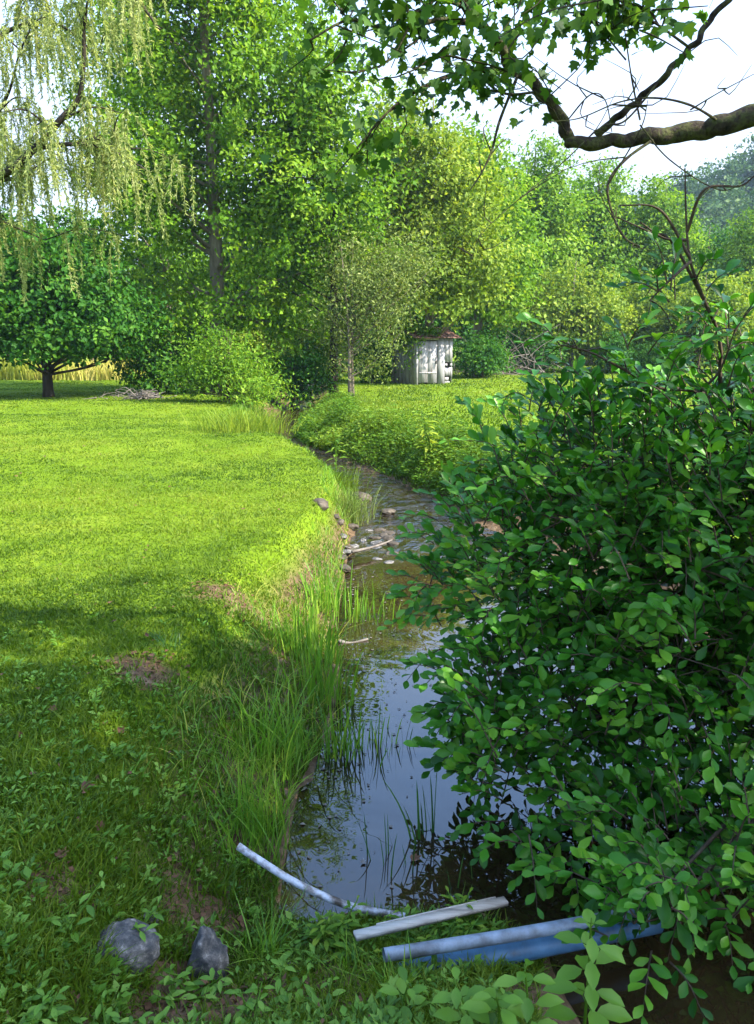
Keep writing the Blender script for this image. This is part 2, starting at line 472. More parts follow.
mx = nt.nodes.new('ShaderNodeMixShader')
nt.links.new(mathn(nt, 'MULTIPLY', fr.outputs[0], 1.3), mx.inputs[0])
nt.links.new(df.outputs[0], mx.inputs[1]); nt.links.new(gl.outputs[0], mx.inputs[2])
nt.links.new(mx.outputs[0], out.inputs[0])
g = Geo()
wy = np.concatenate([np.linspace(.3, 24, 120), np.linspace(25, 60, 20)])
wl = np.interp(wy, LE_Y, LE_X) - .25; wr = np.interp(wy, RE_Y, RE_X) + .25
v = np.concatenate([np.stack([wl, wy, wy * 0 + WATER_Z], 1), np.stack([wr, wy, wy * 0 + WATER_Z], 1)])
n = len(wy); i = np.arange(n - 1)
g.add(v, np.stack([i, i + n, i + n + 1, i + 1], 1))
tag(g.build('water', m), kind='structure')

# ------------------------------------------------------------------ trees
def crown_clumps(rng, ells, n, shell=.42, avoid=None):
    ells = np.array(ells, float)
    vol = np.prod(ells[:, 3:], 1); pick = rng.choice(len(ells), n, p=vol / vol.sum())
    d = unit(rng.normal(size=(n, 3)))
    r = rng.uniform(0.02, 1, n) ** shell
    c = ells[pick, :3] + d * r[:, None] * ells[pick, 3:]
    outd = unit(d / ells[pick, 3:])
    if avoid is not None:
        k = ~avoid(c); c = c[k]; outd = outd[k]; r = r[k]
    return c, outd, r

def crown_leaves(geo, rng, ells, n_clump, per, leaf, clump_r, tmpl=T_DIAMOND, shell=.42, avoid=None, flat=.6, aspect=.62, droop=.35, outw=.8):
    c, od, r = crown_clumps(rng, ells, n_clump, shell, avoid)
    n = len(c)
    cr = clump_r * rng.uniform(.6, 1.35, n)
    off = rng.normal(size=(n, per, 3)) * .5 * cr[:, None, None] * np.array([1, 1, flat])
    C = (c[:, None] + off).reshape(-1, 3)
    O = np.repeat(od, per, 0)
    N = O * outw + np.array([0, 0, .7]) + rng.normal(size=C.shape) * .42
    A = rng.normal(size=C.shape) + O * .4 + np.array([0, 0, -droop])
    L = leaf * rng.uniform(.65, 1.35, len(C))
    tint = np.repeat(rng.normal(.5, .13, n), per) + rng.normal(0, .12, len(C))
    leaves(geo, C, N, A, L, L * aspect, tmpl, tint)
    return c

def limbs(geo, rng, trunk, rad, targets, n, sides=5, frac=.32):
    """curved limbs from the trunk polyline to some of the clump centres"""
    if not len(targets): return
    idx = rng.choice(len(targets), min(n, len(targets)), replace=False)
    tz_ = trunk[:, 2]
    for q in targets[idx]:
        h = np.hypot(*(q[:2] - trunk[0, :2]))
        z0 = np.clip(q[2] - h * rng.uniform(.5, 1.0), tz_[0] + .15 * (tz_[-1] - tz_[0]), tz_[-1] * .97)
        b = np.array([np.interp(z0, tz_, trunk[:, k]) for k in range(3)])
        r0 = np.interp(z0, tz_, rad) * frac
        mid = b + (q - b) * .5 + np.array([0, 0, -.06 * h]) + rng.normal(0, .05, 3) * np.linalg.norm(q - b)
        p = spline([b, mid, q], 7)
        tube(geo, p, np.linspace(r0, r0 * .15 + .004, 7), sides, cap=False)

def make_tree(name, label, base, height, tr, ells, n_clump, per, leaf, clump_r, mat, bark='bark', seed=0, n_limb=40,
              lean=(0, 0), shell=.42, avoid=None, group=None, flat=.6, trunks=1, cat='tree', outw=.8, aspect=.62):
    rng = np.random.default_rng(seed)
    root = thing(name, label, cat, base, 0, group)
    tg = Geo(); cg = Geo()
    cl = crown_leaves(cg, rng, ells, n_clump, per, leaf, clump_r, shell=shell, avoid=avoid, flat=flat, outw=outw, aspect=aspect)
    for k in range(trunks):
        a = rng.uniform(0, 2 * pi); sp = 0 if trunks == 1 else tr * 1.5
        px = np.array([[cos(a) * sp, sin(a) * sp, -.15], [cos(a) * sp * 1.2 + lean[0] * .3 + rng.normal(0, tr * .3), sin(a) * sp * 1.2 + lean[1] * .3, height * .35],
                       [cos(a) * sp * 2.5 + lean[0] * .7 + rng.normal(0, tr * .5), sin(a) * sp * 2.5 + lean[1] * .7, height * .65], [cos(a) * sp * 4 + lean[0], sin(a) * sp * 4 + lean[1], height * .97]])
        t = spline(px, 18)
        r = tr * np.interp(np.linspace(0, 1, 18), [0, .05, .2, 1], [1.35, 1.08, .92, .12])
        tube(tg, t, r, 10, knobby=.04, rng=rng)
        limbs(tg, rng, t, r, cl, n_limb // trunks)
    tg.build('trunk', M[bark], root, True)
    cg.build('crown', M[mat], root)
    return root

def gx_(px, Y): return (px - 377) / F * Y / cos(PITCH) * (cos(PITCH))   # close enough for far things
def spot(px, Y, dz=0):
    p = at_y(px, 345, Y); return (float(p[0]), float(Y), float(tz(p[0], Y)) + dz)

# tall broadleaf with its trunk in view
make_tree('tall_tree', 'tallest green tree, its thick straight trunk showing through the leaves beside the creek bush', spot(218, 29), 21, .25,
          [(0, 0, 10, 4.9, 4.8, 4.6), (.3, 0, 16, 4.4, 4.4, 5.2), (2.2, -1.2, 6.2, 3.2, 2.6, 2.7), (-1.9, -.8, 6.5, 2.9, 2.8, 2.6), (.2, -1.7, 3.0, 2.4, .9, 1.8), (2.4, -1, 2.9, 1.9, 1.8, 1.7), (-1.6, .5, 2.6, 1.7, 1.7, 1.8), (.6, 2, 3.6, 2.6, 1.6, 2.2)],
          1450, 58, .175, .74, 'leaf_tall', seed=3, n_limb=70, shell=.5,
          avoid=lambda c: (np.abs(c[:, 0]) < .62) & (c[:, 1] < .3) & (c[:, 2] < 12) & (c[:, 2] > 4.0))
# second tall one behind it on the left
make_tree('tall_tree', 'deep green tall tree standing behind and left of the thick straight trunk', spot(168, 46), 22, .3,
          [(0, 0, 9, 4.0, 4, 5), (-.5, 0, 15.5, 3.3, 3.5, 4.5), (1, -1, 5, 3.5, 3, 3)], 430, 34, .24, .8, 'leaf_tall', seed=5, n_limb=45, shell=.55)
make_tree('slender_tree', 'slender tree with thin dark trunk and bare lower limbs, right of the tall trunk', spot(333, 28), 11.5, .15,
          [(0, 0, 7.6, 2.4, 2.2, 2.6), (-.6, -.3, 10, 2.0, 2, 2.2), (.8, .4, 5.3, 1.7, 1.7, 1.3), (-1.1, 0, 4.6, 1.5, 1.4, 1.5)],
          430, 30, .19, .75, 'leaf_mid', 'bark_dark', seed=8, n_limb=46, shell=.6)
make_tree('spreading_tree', 'yellow green bushy tree leaning over the shed roof', spot(430, 35.6), 12.2, .22,
          [(0, 0, 7.6, 3.0, 2.6, 3.0), (-1.3, -.4, 9.6, 2.2, 2.2, 2.4), (1.3, -1.2, 5.5, 2.1, 1.8, 2.0), (-1.8, -.6, 5.2, 2.0, 2, 2.0), (.2, -2.0, 4.6, 1.9, 1.2, 1.5), (.2, -2.5, 3.3, 1.5, .8, .75), (1.6, -1.6, 4.2, 1.5, 1.2, 1.3)],
          820, 34, .20, .72, 'leaf_yellow', seed=11, n_limb=40, shell=.5)
make_tree('feathery_bush', 'pale olive feathery tree with thin stems left of the shed', spot(352, 26.5), 5.2, .06,
          [(.5, 0, 3.4, 1.3, 1.1, 1.5), (1.1, .2, 2.6, 1.0, .9, 1.5), (-.5, 0, 2.2, .8, .7, 1.3), (.4, 0, 1.2, 1.0, .8, 1.1), (1.6, .6, 4.3, 1.2, 1.0, 1.5), (-.2, .3, 4.6, .8, .8, 1.2)], 420, 26, .12, .75, 'leaf_olive', 'bark', seed=12, n_limb=60, trunks=3, shell=.7, aspect=.4)
make_tree('broad_tree', 'green tree directly behind and right of the shed', spot(478, 42), 12.5, .25,
          [(0, 0, 7, 3.0, 2.8, 4.0), (-.6, 0, 10, 2.2, 2.2, 2.6), (.9, -.8, 4.6, 2.0, 1.8, 2.2)], 620, 32, .24, .85, 'leaf_mid', seed=13, n_limb=30, shell=.5)
# low dark tree on the lawn at the left
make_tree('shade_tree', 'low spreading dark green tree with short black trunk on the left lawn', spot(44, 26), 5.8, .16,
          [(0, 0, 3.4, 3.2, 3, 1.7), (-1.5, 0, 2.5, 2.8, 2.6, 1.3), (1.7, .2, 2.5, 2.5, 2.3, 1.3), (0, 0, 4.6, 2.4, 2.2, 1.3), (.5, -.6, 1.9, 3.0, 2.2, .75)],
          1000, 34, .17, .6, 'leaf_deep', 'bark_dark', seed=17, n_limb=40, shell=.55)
# creek-side bushes
make_tree('creek_bush', 'light leafy bush with arching twigs on the left creek bank', spot(226, 23.5), 2.2, .035,
          [(0, 0, 1.0, 1.15, 1.0, .9), (-.6, .2, 1.3, .9, .8, .75), (.55, -.4, .75, .75, .7, .7), (1.0, -.9, .45, .7, .7, .5), (-1.3, .4, .7, .8, .7, .6), (-.3, -.3, 1.75, .5, .5, .6), (1.4, -1.3, .3, .6, .6, .35)], 330, 24, .11, .8, 'leaf_mid', 'twig', seed=21, n_limb=90, trunks=4, shell=.9, cat='bush', aspect=.45)
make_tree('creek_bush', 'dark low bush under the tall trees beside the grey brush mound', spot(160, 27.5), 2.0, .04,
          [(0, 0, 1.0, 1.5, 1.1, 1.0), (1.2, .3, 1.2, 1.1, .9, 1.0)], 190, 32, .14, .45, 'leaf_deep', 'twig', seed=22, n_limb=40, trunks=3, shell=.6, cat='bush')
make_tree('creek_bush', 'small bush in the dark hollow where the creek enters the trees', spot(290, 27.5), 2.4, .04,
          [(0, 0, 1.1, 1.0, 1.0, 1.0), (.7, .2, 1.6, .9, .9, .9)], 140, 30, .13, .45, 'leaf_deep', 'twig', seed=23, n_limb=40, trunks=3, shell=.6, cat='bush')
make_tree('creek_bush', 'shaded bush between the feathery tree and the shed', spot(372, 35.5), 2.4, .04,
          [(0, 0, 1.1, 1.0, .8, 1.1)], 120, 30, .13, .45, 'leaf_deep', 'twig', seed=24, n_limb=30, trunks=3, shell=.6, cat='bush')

# tree line across the meadow: a few kinds, copied with their trunks and crowns
kA = make_tree('meadow_tree', 'tall light green tree with loose crown rising behind the shed tree line', spot(528, 56), 15, .26,
               [(0, 0, 8.5, 3.6, 3.4, 4.2), (.6, 0, 12, 2.7, 2.6, 2.9), (-1.2, -.6, 5.5, 2.8, 2.4, 2.6)], 620, 30, .28, 1.0, 'leaf_mid', seed=31, n_limb=25, shell=.5)
kB = make_tree('meadow_tree', 'rounded yellow green tree standing forward at the meadow edge', spot(572, 47), 6.6, .16,
               [(0, 0, 3.5, 3.1, 2.6, 2.9), (-1.5, -.3, 2.3, 2.0, 1.8, 1.9), (1.6, -.2, 2.5, 2.0, 1.8, 2.1)], 520, 30, .22, .72, 'leaf_yellow', seed=32, n_limb=25, shell=.5)
kC = make_tree('meadow_tree', 'deep green broad tree filling the gap behind the rounded meadow tree', spot(545, 64), 14, .26,
               [(0, 0, 7.0, 4.6, 4, 5.0), (1.2, 0, 10.8, 3.2, 3, 2.9), (-2.2, 0, 5.0, 3.0, 3, 3.8)], 620, 30, .32, 1.15, 'leaf_deep', seed=33, n_limb=25, shell=.5)
line = [  # kind, px, Y, rotation, scale, label
    (kA, 590, 60, 1.2, .98, 'light green tree topping the line just left of the hazy gap'),
    (kC, 622, 66, 2.2, .86, 'deep green tree between two lighter crowns in the middle of the meadow line'),
    (kA, 655, 60, 3.1, .90, 'light green tree below the hazy hill, middle of the meadow line'),
    (kB, 646, 50, 1.0, .95, 'rounded yellow green tree right of the foremost rounded one'),
    (kC, 700, 64, .4, .78, 'deep green tree under the hazy hill, right part of the line'),
    (kB, 700, 46, 2.6, .9, 'rounded yellow green tree behind the bare twig tips of the big shrub'),
    (kA, 742, 58, 4.4, .72, 'light green tree at the right end of the visible line'),
    (kB, 765, 48, 4.0, 1.0, 'rounded tree cut by the right edge behind the big shrub'),
    (kA, 800, 60, 5.4, .85, 'light green tree past the right end of the meadow line'),
    (kC, 490, 58, 5.1, .95, 'deep green tree in the dark hollow behind the dead branches'),
    (kB, 520, 53, 3.9, .75, 'small rounded tree half hidden behind the dead branches'),
    (kC, 420, 52, 3.3, .92, 'deep green tree hidden behind the yellow green shed tree'),
    (kC, 345, 50, 1.7, .80, 'deep green tree behind the slender tree and the creek hollow'),
    (kA, 285, 48, 2.0, .80, 'light green tree showing between the tall trunk and slender tree'),
    (kC, 235, 52, .2, .80, 'deep green tree far behind the thick straight trunk'),
    (kB, 300, 38, .6, .66, 'low rounded tree closing the dark creek hollow'),
    (kB, 255, 37, 5.0, .62, 'low rounded tree just behind the thick straight trunk'),
    (kC, 160, 50, 4.3, .62, 'deep green tree behind the gap left of the tall trees'),
    (kA, 92, 44, 2.8, .60, 'light green tree behind the lawn tree on its right'),
    (kC, 45, 55, 3.7, .62, 'deep green tree seen past the crown of the lawn tree'),
    (kA, 8, 48, .8, .62, 'light green tree behind the willow at the left edge'),
    (kB, 128, 47, 2.3, .82, 'rounded yellow green tree between the lawn tree and tall trees'),
    (kC, -30, 52, 1.3, .8, 'deep green tree past the left edge behind the willow'),
]
for kd, px, Y, rz, sc, lb in line:
    copy_thing(kd, spot(px, Y, -.05), rz, (sc, sc, sc), lb)
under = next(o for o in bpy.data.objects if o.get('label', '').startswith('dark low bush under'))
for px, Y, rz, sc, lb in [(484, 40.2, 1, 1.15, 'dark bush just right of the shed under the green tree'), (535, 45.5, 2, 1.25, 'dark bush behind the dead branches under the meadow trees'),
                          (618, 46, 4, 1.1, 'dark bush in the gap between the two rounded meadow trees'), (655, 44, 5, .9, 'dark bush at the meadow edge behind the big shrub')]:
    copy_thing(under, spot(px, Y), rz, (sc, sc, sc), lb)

# summer haze: even air in one closed box round the place
m, nt, out = new_mat('haze')
pv = nt.nodes.new('ShaderNodeVolumePrincipled')
pv.inputs['Color'].default_value = (.60, .80, 1.0, 1); pv.inputs['Density'].default_value = HAZE; pv.inputs['Anisotropy'].default_value = .2
nt.links.new(pv.outputs[0], out.inputs['Volume'])
g = Geo(); box(g, (0, 100, 30), (1500, 1700, 75))
tag(g.build('haze', m), 'thin pale summer haze over the meadow and hill', 'haze', kind='stuff')

# wooded hill in the haze: one mass
rng = np.random.default_rng(77)
g = Geo()
for k in range(230):
    x = rng.uniform(18, 190); y = rng.uniform(105, 215)
    z = float(tz(x, y)); h = rng.uniform(8, 15); r = h * rng.uniform(.28, .42)
    crown_leaves(g, rng, [(x, y, z + h * .55, r, r, h * .45), (x + r * .3, y, z + h * .8, r * .6, r * .6, h * .3)], 75, 14, 1.0, 2.0, shell=.4)
tag(g.build('far_wood', M['leaf_far']), 'hazy blue green wood covering the far hill at right', 'wood', kind='stuff')

# ------------------------------------------------------------------ willow at the left
rng = np.random.default_rng(41)
wb = np.array([-8.6, 13.2, 0.0]); wb[2] = float(tz(wb[0], wb[1]))
root = thing('willow', 'weeping willow with pale drooping strands and dark limb at upper left', 'tree', wb)
tg = Geo(); cg = Geo(); sg = Geo()
def rel(p): return np.asarray(p) - wb
trunk = spline([(0, 0, -.1), (.1, 0, 1.6), (.45, .1, 2.8), (.3, .2, 5), (.2, .4, 8.5)], 16)
tube(tg, trunk, np.linspace(.36, .10, 16), 10, knobby=.05, rng=rng)
wl_ = [[rel((-8.2, 13.2, 3.4)), rel(at_y(-10, 182, 10.6)), rel(at_y(35, 148, 10.4)), rel(at_y(62, 118, 10.3)), rel(at_y(80, 95, 10.3)), rel(at_y(84, 40, 10.2)), rel(at_y(80, -30, 10.2))],
       [rel(at_y(35, 148, 10.4)), rel(at_y(75, 144, 10.5)), rel(at_y(110, 150, 10.8)), rel(at_y(150, 172, 11.6))],
       [rel((-8.2, 13.2, 5.2)), rel(at_y(20, -60, 12.0)), rel(at_y(110, -30, 11.6)), rel(at_y(160, 30, 11.4))],
       [rel((-8.2, 13.2, 4.4)), rel(at_y(-20, 60, 12.6)), rel(at_y(10, 30, 12.6)), rel(at_y(60, 25, 12.4)), rel(at_y(105, 65, 12.2))],
       [rel((-8.2, 13.2, 2.9)), rel(at_y(-30, 200, 11.6)), rel(at_y(0, 220, 11.4)), rel(at_y(45, 240, 11.3))],
       [rel(at_y(-10, 182, 10.6)), rel(at_y(20, 178, 10.8)), rel(at_y(42, 172, 11.7))],
       [rel((-8.2, 13.2, 4.0)), rel(at_y(-30, 140, 11.4)), rel(at_y(5, 100, 11)), rel(at_y(20, 50, 10.8))],
       [rel((-8.3, 13.2, 6.0)), np.array([-1.5, -1.5, 7.5]), np.array([-3, -3, 7.5])], [rel((-8.3, 13.2, 6)), np.array([1, -2.5, 7.8]), np.array([1.8, -4, 7.2])]]
rads = [.06, .035, .06, .05, .03, .03, .04, .06, .05]
starts = []
for p, r in zip(wl_, rads):
    q = spline(p, 22); tube(tg, q, np.linspace(r, r * .25, 22), 7, cap=False)
    starts.append((q[5:], 1.0))
    for k in range(7):                         # side shoots
        b = q[rng.integers(6, 22)]; e = b + np.array([rng.normal(0, .55), rng.normal(0, .5), rng.uniform(-.1, .6)])
        s = spline([b, (b + e) / 2 + [0, 0, .12], e], 9); tube(tg, s, np.linspace(r * .3, .004, 9), 4, cap=False)
        starts.append((s[2:], .9))
C = []; A = []; N = []; L = []; T = []
for q, wgt in starts:
    for k in range(10):
        b = q[rng.integers(0, len(q))] + rng.normal(0, .04, 3)
        ln = rng.uniform(.3, .95); d = rng.normal(0, .25, 2); tint = rng.normal(.5, .16)
        t = np.linspace(0, 1, 12)[:, None]
        s = b + np.array([d[0], d[1], 0]) * t ** .6 * ln + np.array([0, 0, -1.0]) * ln * (t ** 1.3) + np.array([0, 0, .18]) * np.sin(t * pi * .5) * (1 - t)
        tube(cg, s, .004, 3, tint, cap=False)
        m_ = int(120 * ln)
        tt = rng.uniform(.08, 1, m_); pos = np.stack([np.interp(tt, t[:, 0], s[:, i]) for i in range(3)], 1)
        C.append(pos); A.append(rng.normal(0, .55, (m_, 3)) + [d[0], d[1], -.75]); N.append(rng.normal(0, 1, (m_, 3)) + [0.3, -.3, .5])
        L.append(rng.uniform(.04, .085, m_)); T.append(np.full(m_, tint) + rng.normal(0, .1, m_))
C = np.concatenate(C); L = np.concatenate(L)
leaves(cg, C, np.concatenate(N), np.concatenate(A), L, L * .15 + .003, T_DIAMOND, np.concatenate(T))
tg.build('trunk', M['bark_dark'], root, True); cg.build('crown', M['leaf_willow'], root)

# ------------------------------------------------------------------ overhanging tree: trunk out of frame at the right
rng = np.random.default_rng(52)
ob = np.array([5.4, .6, 0.0]); ob[2] = float(tz(*ob[:2]))
root = thing('overhanging_tree', 'tree reaching in from the right with a thick mossy forked limb against the sky', 'tree', ob)
tg = Geo(); cg = Geo(); lg = Geo()
trunk = spline([(0, 0, -.2), (.05, 0, 2.2), (.2, -.5, 4.5), (.5, -1.4, 8.5), (.6, -2.0, 11)], 18)
tube(tg, trunk, np.linspace(.34, .08, 18), 12, knobby=.04, rng=rng)
def orel(px, py, Y): return at_y(px, py, Y * .53) - ob
Lm = [  # limb polylines with start and end radius
    ([np.array([.1, 0, 2.3]), np.array([-1.7, 1.4, 2.72]), orel(860, 84, 6.5), orel(754, 116, 6.8), orel(700, 131, 7), orel(650, 137, 7), orel(610, 140, 7), orel(566, 143, 7)], .135, .050),
    ([orel(570, 145, 7), orel(562, 120, 7), orel(540, 92, 6.95), orel(512, 62, 6.9), orel(490, 38, 6.8), orel(466, 8, 6.7), orel(445, -40, 6.6)], .058, .034),
    ([orel(596, 136, 7), orel(630, 108, 6.9), orel(660, 80, 6.8), orel(690, 48, 6.7), orel(722, 8, 6.6), orel(745, -40, 6.5)], .034, .022),
    ([orel(528, 76, 6.93), orel(490, 70, 6.8), orel(450, 76, 6.7), orel(415, 92, 6.6), orel(385, 115, 6.5), orel(354, 152, 6.4)], .030, .008),
    ([orel(478, 24, 6.76), orel(440, 20, 6.5), orel(390, 30, 6.3), orel(350, 20, 6.2), orel(310, 40, 6.0)], .028, .008),
    ([orel(520, 70, 6.9), orel(500, 120, 6.7), orel(492, 150, 6.6), orel(482, 172, 6.5), orel(470, 190, 6.4)], .016, .005),
    ([orel(660, 80, 6.8), orel(626, 120, 6.6), orel(600, 128, 6.5), orel(560, 165, 6.4), orel(500, 215, 6.2), ], .010, .003),
    ([orel(660, 135, 7), orel(625, 160, 6.8), orel(608, 185, 6.7), orel(613, 215, 6.65), orel(625, 238, 6.6), orel(640, 247, 6.6)], .014, .010),
    ([orel(608, 185, 6.7), orel(640, 130, 6.6), orel(648, 100, 6.5)], .008, .003),
    ([orel(640, 120, 6.8), orel(632, 80, 6.7), orel(626, 40, 6.6), orel(622, 10, 6.6)], .010, .004),
    ([orel(720, 122, 6.9), orel(690, 105, 6.6), orel(655, 98, 6.5), orel(620, 102, 6.4), orel(580, 118, 6.3), orel(548, 122, 6.2)], .012, .003),
    ([orel(690, 110, 6.6), orel(720, 92, 6.5), orel(754, 74, 6.4)], .007, .003),
    ([orel(540, 92, 6.95), orel(500, 92, 6.8), orel(460, 58, 6.6), orel(430, 60, 6.5)], .014, .004),
    ([orel(466, 8, 6.7), orel(420, -10, 6.4), orel(370, -12, 6.2)], .02, .008),
    ([orel(626, 60, 6.65), orel(600, 30, 6.6), orel(570, 5, 6.5), orel(540, -20, 6.5)], .008, .004),
    ([orel(690, 48, 6.7), orel(650, 20, 6.6), orel(600, -5, 6.5)], .012, .006),
    ([orel(566, 122, 7), orel(590, 95, 6.8), orel(605, 100, 6.7), orel(612, 132, 6.7)], .007, .004),
    ([orel(500, 215, 6.2), orel(480, 236, 6.15), orel(470, 262, 6.1)], .003, .0015),
    ([orel(570, 140, 7), orel(550, 100, 6.7), orel(556, 74, 6.6)], .006, .003),
    ([orel(640, 125, 6.8), orel(670, 160, 6.7), orel(720, 190, 6.6), orel(752, 176, 6.5)], .008, .003),
]
leafy = {1, 3, 4, 12, 13, 14, 15}
tips = []
for k, (p, r0, r1) in enumerate(Lm):
    q = spline(p, 26)
    if k < 3: q[1:-1] += rng.normal(0, .007, (24, 3))
    qq = spline(q, 90)
    rr_ = np.linspace(r0, r1, 90) * .47 * (1 + .10 * vnoise(np.arange(90) * .22, np.full(90, k * 3.1), 5) + .05 * vnoise(np.arange(90) * .7, np.full(90, k * 1.7), 6))
    tube(lg, qq, rr_, 14 if r0 > .03 else 6, knobby=.012 if r0 > .03 else 0, rng=rng)
    if k in leafy:
        for j in range(11 if k != 1 else 14):
            b = q[rng.integers(6 if k != 1 else 12, 26)]
            e = b + np.array([rng.normal(0, .125), rng.normal(0, .15), rng.uniform(-.14, .13)])
            s = spline([b, (b + e) / 2 + rng.normal(0, .04, 3), e], 6)
            tube(lg, s, np.linspace(.0045, .0015, 6), 3, cap=False); tips.append(s)
    else:
        for j in range(3 if k > 1 else 1):
            b = q[rng.integers(5, 26)]; e = b + np.array([rng.normal(0, .16), rng.normal(0, .15), rng.uniform(-.08, .24)])
            s = spline([b, (b + e) / 2 + rng.normal(0, .04, 3), e], 6)
            tube(lg, s, np.linspace(.0036, .001, 6), 3, cap=False)
extra = [(330, 10), (350, 30), (380, 55), (340, 70), (300, 20), (395, 20), (420, 40), (455, 25), (520, 20), (535, 50), (480, 80), (450, 85), (500, 10), (560, 15), (590, 30), (620, 15), (650, 40), (665, 20), (400, 60), (430, 70), (470, 75), (515, 60), (365, 10), (410, 5), (640, 60)]
for px, py in extra:
    b = orel(px + rng.normal(0, 8), py - 30, 6.4 + rng.normal(0, .3)); e = b + np.array([rng.normal(0, .15), rng.normal(0, .15), -.15])
    s = spline([b, (b + e) / 2 + rng.normal(0, .03, 3), e], 6); tube(lg, s, np.linspace(.005, .002, 6), 3, cap=False); tips.append(s)
for s in tips:
    m_ = rng.integers(8, 16)
    tt = rng.uniform(.2, 1, m_); pos = np.stack([np.interp(tt, np.linspace(0, 1, 6), s[:, i]) for i in range(3)], 1) + rng.normal(0, .042, (m_, 3))
    A = rng.normal(0, .7, (m_, 3)) + [0, 0, -.6]; N = rng.normal(0, .6, (m_, 3)) + [0, -.2, .8]
    L = rng.uniform(.034, .066, m_)
    leaves(cg, pos, N, A, L, L * 1.0, T_LOBED, rng.normal(.5, .18, m_))
# the crown overhead and to the right, which shades the near lawn
crown_leaves(cg, rng, [(3.1, -2.8, 9.0, 4.8, 3.2, 2.6), (2.5, -4.5, 8.3, 4.0, 2.8, 2.4), (5.2, -2.8, 7.5, 3.0, 3.0, 2.6), (1.4, -2.2, 7.6, 2.6, 2.0, 1.6)], 520, 20, .26, .85, T_LOBED, shell=.7, aspect=1.0)
cl = crown_clumps(rng, [(3.1, -2.8, 9.0, 4, 3.1, 2.4)], 40)[0]
limbs(tg, rng, trunk, np.linspace(.34, .08, 18), cl, 40)
tg.build('trunk', M['bark_dark'], root, True); lg.build('limb', M['bark_moss'], root, True); cg.build('crown', M['leaf_over'], root)

# ------------------------------------------------------------------ shed
sb = on_z(416, 386, 0.0); scale_y = 34.0
sb = at_y(416, 345, 34.0); zb = float(tz(sb[0], 34.0))
TH = radians(33)
root = thing('shed', 'small weathered white plank shed with rusty brown roof under the trees', 'shed', (sb[0], 34.0, zb), TH)
# local frame: x along the lit front (towards right), y into the shed; corner at the origin
FW, FD, FH = 1.98, 1.85, 2.02
g = Geo(); rng = np.random.default_rng(61)
def planks(g, x0, x1, z0, z1, fixed, along, n, th=.03, skip=()):
    ws = (x1 - x0) / n
    for k in range(n):
        if k in skip: continue
        c = x0 + ws * (k + .5); w = ws - .005; top = z1 - rng.uniform(0, .03); bot = z0 + rng.uniform(0, .06)
        off = rng.normal(0, .004)
        if along == 'x': box(g, (c, fixed + off, (top + bot) / 2), (w, th, top - bot), tint=rng.uniform())
        else: box(g, (fixed + off, c, (top + bot) / 2), (th, w, top - bot), tint=rng.uniform())
planks(g, 1.17, 1.56, -.05, FH, 0, 'x', 1)
planks(g, 1.56, FW, -.05, .12, 0, 'x', 4, skip=(3,)); planks(g, 1.56, FW, .30, .72, 0, 'x', 4); planks(g, 1.56, 1.78, .12, .30, 0, 'x', 2)
planks(g, 1.56, 1.70, .72, .9, 0, 'x', 1); planks(g, 1.86, FW, .72, .9, 0, 'x', 1); planks(g, 1.56, FW, .9, FH, 0, 'x', 2)
planks(g, .0, .12, -.05, FH, 0, 'x', 1)
planks(g, .12, 1.22, 1.86, FH, 0, 'x', 1)
planks(g, .03, FD, -.05, FH, 0.0, 'y', 13); planks(g, .03, FD, -.05, FH, FW, 'y', 13); planks(g, .02, FW - .02, -.05, FH, FD, 'x', 14)
g.build('wall', M['boards'], root)
g = Geo(); planks(g, .135, 1.13, .03, 1.845, -.004, 'x', 2, .028)
box(g, (.63, -.026, .5), (.94, .02, .07))
d = g.build('door', M['boards'], root)
g = Geo(); box(g, (1.06, -.05, .95), (.03, .03, .14)); g.build('handle', M['dark_wood'], d)
g = Geo(); box(g, (FW / 2, FD / 2, -.02), (FW - .1, FD - .1, .06)); g.build('floor', M['dark_wood'], root)
# gable roof, ridge along the front's x direction
g = Geo(); ov = .28
for sgn, y0 in ((1, -ov), (-1, FD + ov)):
    ry = FD / 2; n = 7
    for k in range(n):
        a = k / n; b_ = (k + 1.15) / n
        ya, yb = y0 + (ry - y0) * a, y0 + (ry - y0) * b_
        za, zb_ = FH - .06 + .46 * a, FH - .06 + .46 * b_ - .02
        for j in range(9):
            xa = -ov + (FW + 2 * ov) * j / 9; xb = -ov + (FW + 2 * ov) * (j + 1) / 9 - .01
            dz = rng.normal(0, .012) + .03
            v = np.array([[xa, ya, za + dz], [xb, ya, za + dz], [xb, yb, zb_ + dz], [xa, yb, zb_ + dz]]); v2 = v - [0, 0, .025]
            g.add(np.vstack([v, v2]), np.array([[0, 1, 2, 3], [7, 6, 5, 4], [0, 4, 5, 1], [1, 5, 6, 2], [2, 6, 7, 3], [3, 7, 4, 0]]), rng.uniform())
rf = g.build('roof', M['roof'], root)
g = Geo()
for xx in (0.0, FW):
    g.add([[xx, 0, FH - .06], [xx, FD, FH - .06], [xx, FD / 2, FH + .36], [xx + .03, 0, FH - .06], [xx + .03, FD, FH - .06], [xx + .03, FD / 2, FH + .36]],
          [np.array([[0, 2, 1], [3, 4, 5]]), np.array([[0, 1, 4, 3], [1, 2, 5, 4], [2, 0, 3, 5]])])
g.build('gable', M['boards'], rf)
